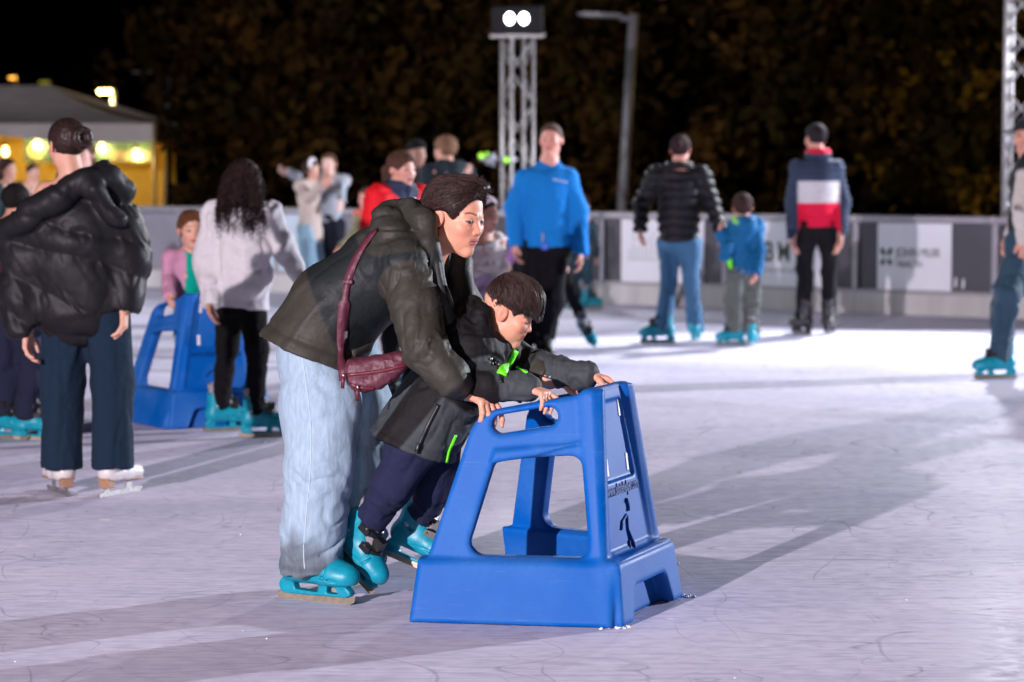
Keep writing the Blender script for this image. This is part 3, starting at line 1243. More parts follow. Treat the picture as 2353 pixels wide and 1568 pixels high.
def helper_body():
    vx = .005
    us = np.arange(-.67, .075, vx, dtype=np.float32)
    vs = np.arange(-vx * 1.5, .50, vx, dtype=np.float32)
    zs = np.arange(-.012, .75, vx, dtype=np.float32)
    u, v, z = us[:, None, None], vs[None, :, None], zs[None, None, :]
    c, s = math.cos(H_SP), math.sin(H_SP)
    # side plane through BF, leaning inwards
    BF, BR, TF = np.array([0, H_BW, 0]), np.array([-.62 * c, H_BW + .62 * s, 0]), np.array([-H_LEAN, H_TW, H_TOP])
    e1 = unit(BR - BF)
    n = unit(np.cross(e1, TF - BF))
    if n[1] < 0:
        n = -n
    a = (u - BF[0]) * e1[0] + (v - BF[1]) * e1[1] + 0 * z
    w = (u - BF[0]) * n[0] + (v - BF[1]) * n[1] + z * n[2]
    pan = d_poly(a, z, [(-.01, -.05), (.605, -.05), (.574, .19), (.452, .585), (.425, .625), (.38, .648), (.035, .715)]) 
    win = d_poly(a, z, [(.105, .245), (.395, .245), (.335, .455), (.135, .468)]) - .043
    slot = d_caps(a, z, 0, (.352, .604, 0), (.205, .630, 0), .029, .029)
    side = smax(smax(pan, -win, .012), -slot, .01)
    side = smax(side, np.abs(w + .028) - .028, .018)
    # ledge under the hand slot
    led = d_poly(a, z, [(.10, .553), (.372, .527), (.382, .485), (.24, .512)])
    side = smin(side, smax(led, np.abs(w) - .014, .012), .012)
    # skirt
    sk = d_poly(a, z, [(-.02, .0), (.618, .0), (.600, .192), (-.02, .196)])
    side = smin(side, smax(sk, np.abs(w + .03 - .10 * np.clip(.2 - z, 0, .2)) - .048, .02), .012)
    # front panel
    nf = unit(np.array([H_TOP, 0, H_LEAN]))
    wf = u * nf[0] + z * nf[2]
    hw = H_BW + (H_TW - H_BW) * z / H_TOP
    rec = smax(np.abs(v) - (.125 - .055 * (z - .4) / .3), np.abs(z - .545) - .125, .01)
    depth = .010 * smooth(.004, -.004, rec)
    rec2 = smax(np.abs(v) - (hw - .035), np.abs(z - .46) - .25, .02)
    depth = depth + .006 * smooth(.006, -.006, rec2)
    fr = smax(np.abs(v) - hw - .012, np.abs(z - .355) - .362, .02)
    fr = smax(fr, smax(wf + depth, -wf - .045, .01), .018)
    skf = smax(np.abs(v) - (H_BW + .006 - .03 * z / .2), np.abs(z - .098) - .098, .02)
    skf = smax(skf, np.abs(wf - .008) - .045, .018)
    arch = smax(smax(np.abs(v) - .185 + .4 * z, z - .105, .03), -1 - u, .01)
    skf = smax(skf, -smax(arch, np.abs(u) - .12, .01), .015)
    d = smin(smin(side, fr, .02), skf, .012)
    d = smax(d, -z, .006)
    # through slots
    full = np.concatenate([d[:, :3:-1, :] if False else d[:, ::-1, :][:, :-3, :], d], 1)
    vfull = np.concatenate([-vs[::-1][:-3], vs])
    # vs starts at -1.5 voxels: drop the mirrored overlap
    return surface_nets(full.astype(np.float32), [us, vfull.astype(np.float32), zs])


def helper_thing(C0, udir, label, first=None):
    rz = math.atan2(udir[1], udir[0])
    if first is not None:
        o = copy_tree(first)
    else:
        V, F = helper_body()
        o = mesh_np('skating_aid', V, F, PLASTIC)
        nfz = math.atan2(H_LEAN, H_TOP)
        rot = (Matrix.Rotation(-nfz, 4, 'Y') @ Matrix.Rotation(math.pi / 2, 4, 'Z') @ Matrix.Rotation(math.pi / 2, 4, 'X')).to_euler()
        def on(v, z, off=.0):
            return (-H_LEAN * z / H_TOP - .0065 + off, v, z)
        text('www.skatehelper.com', .050, SHADEBLUE, o, 'lettering', on(0, .378, .0020), rot, .0015, 'CENTER', .62, .0012)
        for sv in (-1, 1):
            for vv, zz in ((.075, .640), (.090, .465)):
                tb = MB().box((-.001, 0, 0), (.006, .017, .056)).build('slot_infill', mat('slot_infill', (.75, .73, .76), .5), o, .002)  # white infill added where open slots would show bright ice
                tb.location = (-H_LEAN * zz / H_TOP - .0150, sv * vv, zz)
                tb.rotation_euler = (0, -nfz, 0)
        pg = MB()
        nf = unit(np.array([H_TOP, 0, H_LEAN]))
        def P(v, z):
            return np.array(on(v, z, .0015 if z > .215 else .0075))
        pg.tube([P(.012, .352), P(.022, .345), P(.026, .330), P(.020, .318)], .0085, 6)
        pg.tube([P(.004, .305), P(-.002, .262), P(.020, .215), P(.020, .212), P(.030, .130)], .0065, 6)
        pg.tube([P(.002, .306), P(-.045, .290), P(-.060, .268)], .0060, 6)
        pg.tube([P(-.004, .225), P(-.020, .165), P(-.018, .118)], .0062, 6)
        pg.tube([P(.014, .122), P(.052, .124)], .005, 6)
        pg.tube([P(-.034, .108), P(-.004, .106)], .005, 6)
        pg.build('skater_pictogram', SHADEBLUE, o)
    o.location = (C0[0], C0[1], .001)
    o.rotation_euler = (0, 0, rz)
    tag(o, label, 'skating aid', 'blue plastic skating aids')
    return o


HELP1 = helper_thing((.4035, 7.59), (.92, -.387), 'scuffed blue plastic skating aid pushed by the olive jacket woman and boy')
HELP2 = helper_thing((-1.58, 12.98), (.36, -.93), 'blue plastic skating aid held by the small child in pink', HELP1)


def hp(u, v, z, C=(.4035, 7.59), ud=(.92, -.387)):
    ud = unit((*ud, 0))
    vd = np.array([-ud[1], ud[0], 0])
    return np.array([C[0], C[1], 0]) + ud * u + vd * v + np.array([0, 0, z])


# crumbs of snow 
def snow():
    V, F = [], []
    pts = []
    for cx, cy, n, s in ((.315, 7.335, 60, .022), (.535, 7.86, 60, .022)):
        for i in range(n):
            pts.append((cx + random.gauss(0, s), cy + random.gauss(0, s * .6), random.uniform(.002, .008)))
    for i in range(24):
        q = G(random.uniform(-50, 2400), random.uniform(930, 1600))
        pts.append((q[0], q[1], random.choice((.0025, .003, .004, .005, .007))))
    for x, y, r in pts:
        o = len(V)
        k = 6
        for ring, (rr, zz) in enumerate(((1, 0), (.8, .55), (.3, .85))):
            for j in range(k):
                a = 2 * math.pi * j / k + ring
                q = r * rr * random.uniform(.7, 1.4)
                V.append((x + q * math.cos(a), y + q * math.sin(a), r * zz))
        for ring in range(2):
            for j in range(k):
                F.append((o + ring * k + j, o + ring * k + (j + 1) % k, o + ring * k + k + (j + 1) % k, o + ring * k + k + j))
        # cap as two quads
        F.append((o + 12, o + 13, o + 14, o + 15))
        F.append((o + 12, o + 15, o + 16, o + 17))
    ob = mesh_np('snow', np.array(V), np.array(F), mat('snow', (.86, .86, .9), .8))
    tag(ob, 'crumbs of scraped snow lying on the ice', 'snow', kind='stuff')


snow()


# ================================================================== skates
def skate_proto(kind):
    """local frame: toe +y, up +z, blade on z=0, ankle at (0, 0, .15)"""
    vx = .0036
    f = Field((-.075, -.12, .015), (.075, .24, .31), vx)
    if kind == 'figure':
        f.chain([(0, -.035, .105), (0, .06, .098), (0, .16, .088)], [.042, .042, .034], .03)
        f.chain([(0, -.02, .10), (0, -.01, .20), (0, -.02, .27)], [.044, .043, .048], .03)
        f.plane((0, 0, .066), (0, -.06, -1), .006)
        V, F = f.mesh()
        o = mesh_np('skate', V, F, WHITEBOOT)
        b = MB().prism([(-.075, .072), (.0, .068), (.03, .062), (.17, .056), (.185, .064), (.03, .078), (-.08, .082)], (0, 0, 0), (0, 1, 0), (0, 0, 1), (1, 0, 0), -.034, .034)
        b.prism([(-.075, .075), (-.02, .075), (-.026, .036), (-.068, .036)], (0, 0, 0), (0, 1, 0), (0, 0, 1), (1, 0, 0), -.026, .026)
        b.build('sole', TAN, o, .006)
        b = MB().prism([(-.10, .012), (-.095, .0), (.19, .0), (.205, .014), (.19, .022), (.13, .020), (.13, .054), (.09, .056), (.085, .022), (-.03, .020), (-.035, .036), (-.062, .036), (-.066, .020), (-.09, .018)], (0, 0, 0), (0, 1, 0), (0, 0, 1), (1, 0, 0), -.002, .002)
        b.build('blade', STEEL, o)
        return o
    # rental shell: boot, cuff, holder
    f.chain([(0, -.045, .115), (0, .02, .110), (0, .10, .098), (0, .165, .088)], [.043, .045, .047, .036], .03)
    f.ell((0, .135, .09), (.047, .062, .040), .03)
    f.chain([(0, -.035, .11), (0, -.022, .19), (0, -.030, .245)], [.046, .046, .050], .03)
    f.chain([(0, .05, .125), (0, .025, .16)], [.036, .038], .03)
    f.plane((0, 0, .064), (0, 0, -1), .008)
    f.plane((0, -.02, .252), (0, -.35, 1), .006)
    # seams between cuff, heel cup and toe cap
    for ring in ([(.052 * math.sin(a), -.030 - .052 * math.cos(a), .165 - .03 * (1 - math.cos(a)) / 2) for a in np.linspace(-2.3, 2.3, 15)],
                 [(.056 * math.sin(a), .105 + .012 * math.cos(a), .098 + .042 * math.cos(a)) for a in np.linspace(-1.9, 1.9, 13)],
                 [(sx * .050, y_, .080 + .012 * math.sin(y_ * 22)) for sx in (-1,) for y_ in np.linspace(-.08, .15, 12)],
                 [(sx * .050, y_, .080 + .012 * math.sin(y_ * 22)) for sx in (1,) for y_ in np.linspace(-.08, .15, 12)]):
        for i in range(len(ring) - 1):
            f.caps(ring[i], ring[i + 1], .0042, None, .003, op='s')
    # throat opening
    f.caps((0, .105, .30), (0, .045, .185), .032, .026, .015, op='s')
    # rim line where the toe cap starts
    f.caps((-.06, .075, .16), (.06, .075, .16), .012, .012, .01, op='s')
    # holder: narrow wall with two windows
    q = f.sub((-.08, -.12, .0), (.08, .24, .09))
    sl, (x, y, z) = q
    prof = d_poly(y + 0 * x, z + 0 * x, [(-.088, .028), (-.095, .05), (-.08, .072), (.16, .072), (.165, .062), (.185, .046), (.188, .034), (.172, .024), (-.07, .020)])
    wv = d_poly(y + 0 * x, z + 0 * x, [(-.025, .042), (.055, .038), (.06, .056), (-.03, .060)]) - .004
    wv = np.minimum(wv, d_poly(y + 0 * x, z + 0 * x, [(.098, .037), (.135, .037), (.125, .052), (.10, .053)]) - .003)
    hold = smax(smax(prof, np.abs(x) - (.017 + .25 * np.clip(z - .05, 0, .03)), .008), -wv, .004)
    f.put(sl, hold.astype(np.float32), .010)
    V, F = f.mesh()
    shell = TEAL if kind == 'rental' else BLACKSHELL
    o = mesh_np('skate', V, F, shell)
    g = Field((-.075, -.11, .16), (.075, .12, .33), .006)
    g.chain([(0, -.020, .20), (0, -.030, .292)], [.040, .047], .02)
    g.chain([(0, .065, .150), (0, .030, .21), (0, .015, .285)], [.026, .033, .036], .02)
    g.plane((0, -.03, .300), (0, -.25, 1), .008)
    g.caps((0, -.008, .27), (0, -.012, .36), .036, .040, .006, op='s')
    V, F = g.mesh()
    mesh_np('liner', V, F, LINER if kind == 'rental' else BLACKSHELL, o)
    st = MB()
    for (ya, za), (yb, zb), wd in (((.028, .222), (.062, .206), .034), ((.060, .165), (.104, .150), .030)):
        pa_, pb_ = np.array([0, ya, za]), np.array([0, yb, zb])
        pts = []
        for k in range(9):
            t = -1 + 2 * k / 8
            pts.append((.053 * t, ya + (yb - ya) * (1 - t * t) * 1.15, za + (zb - za) * (1 - t * t)))
        st.tube(pts, wd / 2.2, 6)
    st.box((.054, .030, .212), (.014, .05, .028)).box((.053, .075, .156), (.014, .046, .026)).box((0, .090, .180), (.036, .045, .05))
    st.build('buckle_strap', BLACKPLASTIC, o)
    rv = MB()
    for sx in (-1, 1):
        rv.tube([(sx * .044, -.028, .158), (sx * .0505, -.028, .158)], .010, 10)
    rv.build('rivet', mat('rivet', (.6, .6, .6), .3, metal=.6), o)
    b = MB().prism([(-.108, .022), (-.106, .006), (-.09, .0), (.175, .0), (.193, .010), (.198, .030), (.18, .028), (-.07, .025)], (0, 0, 0), (0, 1, 0), (0, 0, 1), (1, 0, 0), -.0022, .0022)
    b.build('blade', RUSTY if kind == 'rental' else STEEL, o)
    return o


SK = {}


def skate(kind, ankle, toe, up, sc, parent):
    """place a skate under an ankle joint; toe / up are directions"""
    if kind not in SK:
        SK[kind] = skate_proto(kind)
        o = SK[kind]
    else:
        o = copy_tree(SK[kind])
    toe, up = unit(toe), unit(up)
    up = unit(up - toe * np.dot(up, toe))
    x = np.cross(toe, up)
    M = np.eye(4)
    M[:3, 0], M[:3, 1], M[:3, 2] = x * sc, toe * sc, up * sc
    M[:3, 3] = np.asarray(ankle) - M[:3, 2] * .15
    o.parent = parent
    o.matrix_world = Matrix(M.tolist())
    return o
# ================================================================== people
def frame(f, up=(0, 0, 1)):
    """columns: right, forward, up"""
    f = unit(f)
    up = unit(np.array(up, float) - f * np.dot(up, f))
    return np.stack([np.cross(f, up), f, up], 1)


def facing(fx, fy, pitch=0.0, roll=0.0):
    f = unit((fx, fy, 0))
    r = np.array([f[1], -f[0], 0])
    z = np.array([0, 0, 1.0])
    a = R(pitch)
    f2 = f * math.cos(a) - z * math.sin(a)
    u2 = z * math.cos(a) + f * math.sin(a)
    b = R(roll)
    r2 = r * math.cos(b) - u2 * math.sin(b)
    u3 = u2 * math.cos(b) + r * math.sin(b)
    return np.stack([r2, f2, u3], 1)


def head_sdf(x, y, z, fem=True):
    ax = np.abs(x)
    d = d_ell(ax, y + .06, z - .14, .325, .405, .355)
    d = smin(d, d_ell(ax, y - .12, z + .13, .262 if fem else .268, .262, .33), .10)
    d = smin(d, d_caps(ax, y, z, (.185, .0, -.27), (0, .24, -.415), .088, .080 if fem else .09), .08)
    d = smin(d, d_ell(ax - .165, y - .235, z + .10, .10, .095, .085), .08)
    d = smin(d, d_caps(ax, y, z, (.04, .322, .078), (.19, .255, .07), .034, .030), .05)
    d = smax(d, -d_ell(ax - .135, y - .405, z + .005, .075, .075, .058), .05)
    d = smin(d, np.sqrt((ax - .135) ** 2 + (y - .268) ** 2 + z ** 2) - .079, .016)
    d = smin(d, d_caps(ax, y, z, (0, .302, .035), (0, .396, -.118), .022, .042), .045)
    d = smin(d, np.sqrt((ax - .050) ** 2 + (y - .372) ** 2 + (z + .135) ** 2) - .034, .02)
    d = smin(d, d_ell(ax, y - .280, z + .25, .12, .088, .10), .06)
    d = smin(d, d_caps(ax, y, z, (0, .358, -.232), (.100, .306, -.25), .016, .009), .016)
    d = smin(d, d_caps(ax, y, z, (0, .352, -.281), (.088, .304, -.266), .019, .011), .016)
    d = smax(d, -d_caps(ax, y, z, (0, .398, -.257), (.090, .338, -.258), .011, .006), .010)
    d = smin(d, np.sqrt(ax ** 2 + (y - .285) ** 2 + (z + .405) ** 2) - .075, .06)
    ey = d_ell(ax - .342 + .25 * (y + .04), y + .045, z + .03, .030, .082, .128)
    d = smin(d, ey, .02)
    d = smax(d, -d_ell(ax - .392 + .25 * (y + .04), y + .030, z + .02, .036, .045, .075), .012)
    return d


def head_color(V, c, M, h, skin, lips, brow=(.03, .02, .015), eyes=True, iris=(.03, .015, .01), blush=1.0): 
    p = ((V - c) @ M) / h
    x, y, z = np.abs(p[:, 0]), p[:, 1], p[:, 2]
    C = np.tile(np.array(skin, float), (len(V), 1))
    near = np.linalg.norm(p, axis=1) < .75

    def mix(mask, colr):
        nonlocal C
        C = C * (1 - mask[:, None]) + np.array(colr) * mask[:, None]
    sk = np.array(skin)
    red = np.array([min(sk[0] * 1.06, 1), sk[1] * .72, sk[2] * .68])
    ck = np.exp(-(((x - .19) / .10) ** 2 + ((y - .24) / .15) ** 2 + ((z + .12) / .10) ** 2)) * .55 * blush
    ns = np.exp(-((x / .06) ** 2 + ((y - .42) / .09) ** 2 + ((z + .12) / .06) ** 2)) * .5
    er = smooth(.30, .34, x) * (np.abs(y + .04) < .12) * .6
    mix(np.clip(ck + ns + er, 0, 1) * near, red)
    lipm = smooth(.020, .006, np.abs(z + .232 + .010 * (x / .07) ** 1) - .012) * smooth(.108, .090, x) * (y > .27)
    lipm = np.maximum(lipm, smooth(.012, -.002, np.abs(z + .284 - .12 * np.maximum(x - .03, 0)) - .020) * smooth(.095, .078, x) * (y > .27))
    mix(lipm * near, lips)
    mix(smooth(.010, .002, np.abs(z + .257)) * smooth(.085, .07, x) * (y > .30) * .8, (.10, .02, .02))
    if brow is not None:
        bz = .098 + .024 * np.sin(np.clip((x - .05) / .17, 0, 1) * 2.9)
        bm = smooth(.015, .006, np.abs(z - bz)) * smooth(.045, .065, x) * smooth(.225, .195, x) * (y > .18)
        mix(bm * .85 * near, brow)
    if eyes:
        dx = (x - .138) / .066
        lid = .018 * np.clip(1 - dx * dx, 0, 1) ** .7
        open_ = smooth(.004, -.004, np.abs(z - .002) - lid) * (y > .2) * (np.abs(dx) < 1)
        mix(open_ * near, (.17, .145, .14))
        side = p[:, 0]
        ir = smooth(.046, .036, np.hypot(x - .132, z - .004))
        mix(open_ * ir * near, iris)
        lash = smooth(.010, .003, np.abs(z - .004 - lid - .004)) * (np.abs(dx) < 1.1) * (y > .2)
        mix(lash * .9 * near, (.02, .012, .01))
    return C


def hand(f, wrist, d, n, sc, side, curl=(.3, .4, .3), spread=.12, thumb=(.7, .35), fr=1.0):
    """d: along the hand, n: out of the palm, side: +1 when the thumb lies towards d x n"""
    d = unit(d)
    n = unit(np.asarray(n, float) - d * np.dot(n, d))
    s = np.cross(d, n) * side
    w = np.asarray(wrist, float)
    L = .088 * sc
    kn = w + d * L
    f.chain([w - d * .02 * sc, w + d * .02 * sc], [.024 * sc, .026 * sc], .015)
    for q in (-.026, -.009, .009, .026):
        f.caps(w + d * .018 * sc + s * q * sc * .75, kn + s * q * sc - n * .004 * sc, .0145 * sc, .0125 * sc, .012)
    for i, (q, ln) in enumerate(((.029, .92), (.010, 1.0), (-.010, .95), (-.028, .76))):
        p = kn + s * q * sc - n * .003 * sc
        cu = curl[i] if isinstance(curl[0], (tuple, list)) else curl
        a = 0.0
        dd = unit(d + s * (q / .029) * spread)
        for j, (sl, c_) in enumerate(zip((.044, .027, .021), cu)):
            a += c_
            v = dd * math.cos(a) + n * math.sin(a)
            p2 = p + v * sl * ln * sc
            f.caps(p, p2, (.0098 - .0010 * j) * sc * fr, (.0090 - .0012 * j) * sc * fr, .005)
            p = p2
    p = w + d * .025 * sc + s * .026 * sc
    t1 = p + unit(d * .75 + s * thumb[0] + n * thumb[1]) * .042 * sc
    t2 = t1 + unit(d * .9 + s * thumb[0] * .45 + n * thumb[1] * 1.3) * .030 * sc
    t3 = t2 + unit(d + n * thumb[1] * 1.5) * .022 * sc
    f.chain([p, t1, t2, t3], [.015 * sc, .0115 * sc, .0105 * sc, .0085 * sc], .010)


DEF = dict(ankL=(-.058, 0, .086), kneL=(-.058, .02, .30), hipL=(-.052, 0, .525), ankR=(.058, 0, .086), kneR=(.058, .02, .30), hipR=(.052, 0, .525),
           pel=(0, 0, .555), wai=(0, 0, .645), che=(0, -.005, .745), nec=(0, -.005, .84), shoL=(-.108, -.005, .812), elbL=(-.138, -.02, .645),
           wriL=(-.148, .03, .495), shoR=(.108, -.005, .812), elbR=(.138, -.02, .645), wriR=(.148, .03, .495), hea=(0, .012, .925))


def joints(pos, H, fv, over=None):
    f = unit((*fv, 0))
    r = np.array([f[1], -f[0], 0])
    J = {}
    for k, v in DEF.items():
        J[k] = v
    J.update(over or {})
    out = {}
    for k, v in J.items():
        if isinstance(v, np.ndarray):
            out[k] = v
        else:
            out[k] = np.array([pos[0], pos[1], 0]) + (r * v[0] + f * v[1] + np.array([0, 0, v[2]])) * H
    return out


def body_field(J, H, hM, h, vox, fv, head=True, hands=None, fine_head=None, fine_hand=None, slim=1.0):
    P = np.array(list(J.values()))
    lo, hi = P.min(0) - .16 * H * .6 - .06, P.max(0) + .16 * H * .6 + .06
    fine = []
    if head:
        fine.append((J['hea'], h * .62, fine_head))
    if hands:
        for hd in hands:
            fine.append((np.asarray(hd['w']) + unit(hd['d']) * .07 * hd['sc'], .095 * hd['sc'], fine_hand))
    f = Field(lo, hi, vox, fine)
    s = H * slim
    ff = unit((*fv, 0))
    f.caps(J['pel'], J['wai'], .078 * s, .066 * s, .03, ff, .75)
    f.caps(J['wai'], J['che'], .066 * s, .082 * s, .04, ff, .70)
    f.caps(J['shoL'], J['shoR'], .040 * s, .040 * s, .05)
    f.caps(J['che'], J['nec'], .060 * s, .034 * s, .05)
    hb = J['hea'] + hM @ np.array([0, -.06, -.22]) * h
    f.caps(J['nec'], hb, .033 * s, .031 * s, .04)
    for k in 'LR':
        f.chain([J['hip' + k], J['kne' + k], J['ank' + k]], [.046 * s, .031 * s, .022 * s], .03)
        f.chain([J['sho' + k], J['elb' + k], J['wri' + k]], [.028 * s, .021 * s, .0155 * s], .02)
    if head:
        f.local(J['hea'], hM, h, h * .75, head_sdf, .022)
    for hd in hands or ():
        hand(f, hd['w'], hd['d'], hd['n'], hd['sc'], hd['side'], **hd.get('kw', {}))
    return f


def garment(V, F, name, mtl, col, parent, disp=None):
    if disp is not None:
        V = V + normals(V, F) * disp(V)[:, None]
    c = col(V) if callable(col) else np.tile(np.array(col, float), (len(V), 1))
    return mesh_np(name, V, F, mtl, parent, col=c)


def folds(amp, freq, stretch=(1, 1, 1), fine=.35, seed=0.0, P0=None):
    st = np.array(stretch, float)

    def fn(V):
        q = V * st * freq + seed
        w = vnoise(q * .5 + 7.7)[:, None] * 1.3
        return amp * crease(q, w)
    return fn


def add(*fs):
    return lambda V: sum(f(V) for f in fs)


def quilt(axis_p, axis_d, pitch, amp, sharp=.5):
    d = unit(axis_d)

    def fn(V):
        t = ((V - axis_p) @ d) / pitch + .35 * (vnoise(V * 6) - .5)
        return amp * (np.abs(np.sin(math.pi * t)) ** sharp - .6)
    return fn


# ------------------------------------------------------------------ hair
def cap_sdf(x, y, z, grow=0.0, plane=((.30, .27), (.75, -.66)), ears=True):
    ax = np.abs(x)
    d = d_ell(ax, y + .068, z - .135, .352 + grow, .440 + grow, .392 + grow)
    (py, pz), (ny, nz) = plane
    d = smax(d, (y - py) * ny + (z - pz) * nz, .03)
    if ears:
        d = smax(d, -d_ell(ax - .36, y - .015, z + .10, .12, .13, .15), .03)
    return d


def hair_mesh(c, M, h, fn, rad, vox, col, parent, name='hair', streak=(90, .006), seed=0.0, mtl=None, comb=None, tint=None):
    f = Field(np.asarray(c) - rad, np.asarray(c) + rad, vox)
    f.local(c, M, h, rad * 1.9, fn, 0.0)
    V, F = f.mesh()
    p = ((V - c) @ M) / h
    if comb is None:
        comb = np.stack([p[:, 0] * 3 + p[:, 1] * .3, p[:, 1] * .8, p[:, 2] * .8], 1)
    else:
        comb = comb(p)
    n1 = ridge(comb * streak[0] * .12 + seed)
    n2 = vnoise(comb * streak[0] * .3 + 5 + seed)
    V = V + normals(V, F) * ((n1 - .6 + .5 * (n2 - .5)) * streak[1])[:, None]
    cc = np.array(col)[None, :] * (.75 + .5 * n2[:, None])
    if tint is not None:
        cc = tint(p, cc)
    return mesh_np(name, V, F, mtl or HAIR, parent, col=cc), V, F 


def edge_hairs(V, F, ids, dirs, n, length, r, parent, col, name='edge_hairs', seed=1, jit=.25):
    # short loose hairs that soften a hairline
    rg = np.random.default_rng(seed)
    N = normals(V, F)
    VV, FF, CC = [], [], []
    for i in rg.choice(ids, n):
        q = V[i] - N[i] * .001
        d = unit(dirs(V[i]) + N[i] * .12 + rg.normal(0, jit, 3))
        L = length * rg.uniform(.5, 1.3)
        o = len(VV)
        tone = np.array(col) * rg.uniform(.5, 1.6)
        b = unit(np.cross(d, N[i] + .01))
        for k, (t, w) in enumerate(((0, 1), (.5, .8), (1, .2))):
            p = q + d * L * t - N[i] * .003 * t * t
            VV += [p + b * r * w, p + N[i] * r * w, p - b * r * w]
            CC += [tone] * 3
        for k in range(2):
            for j in range(3):
                a, c = o + 3 * k + j, o + 3 * k + (j + 1) % 3
                FF.append((a, c, c + 3, a + 3))
    ob = mesh_np(name, np.array(VV), np.array(FF), HAIR, parent, col=np.array(CC))
    ob['kind'] = 'stuff'
    return ob


def strands(V, F, roots, flow, n_seg, step, r, parent, col, name='strands', lift=.002, wob=.25, seed=3, vary=.35, mtl=None):
    """thin tapered tubes that follow a flow field over the hair surface"""
    rg = np.random.default_rng(seed)
    bvh = BVHTree.FromPolygons([tuple(v) for v in V], [tuple(int(q) for q in f) for f in F])
    VV, FF, CC = [], [], []
    for p0 in roots:
        p = np.array(p0)
        jit = rg.normal(0, wob, 3)
        pts = []
        lf = lift * rg.uniform(.4, 1.6)
        for k in range(n_seg):
            loc, nrm, _, _ = bvh.find_nearest(Vector(p))
            if loc is None:
                break
            nrm = np.array(nrm)
            pts.append((np.array(loc) + nrm * lf * (1 + .8 * k / n_seg), nrm))
            d = flow(np.array(loc)) + jit * .25
            d = unit(d - nrm * np.dot(d, nrm))
            p = np.array(loc) + d * step
        if len(pts) < 3:
            continue
        o = len(VV)
        tone = np.array(col) * rg.uniform(1 - vary, 1 + vary)
        for k, (q, nr) in enumerate(pts):
            t = unit(pts[min(k + 1, len(pts) - 1)][0] - pts[max(k - 1, 0)][0])
            b = np.cross(t, nr)
            rr = r * (1.0 if 0 < k < len(pts) - 1 else .35)
            VV += [q + b * rr, q + nr * rr, q - b * rr]
            CC += [tone] * 3
        for k in range(len(pts) - 1):
            for j in range(3):
                a, b2 = o + 3 * k + j, o + 3 * k + (j + 1) % 3
                FF.append((a, b2, b2 + 3, a + 3))
    ob = mesh_np(name, np.array(VV), np.array(FF), mtl or HAIR, parent, col=np.array(CC))
    ob['kind'] = 'stuff'
    return ob


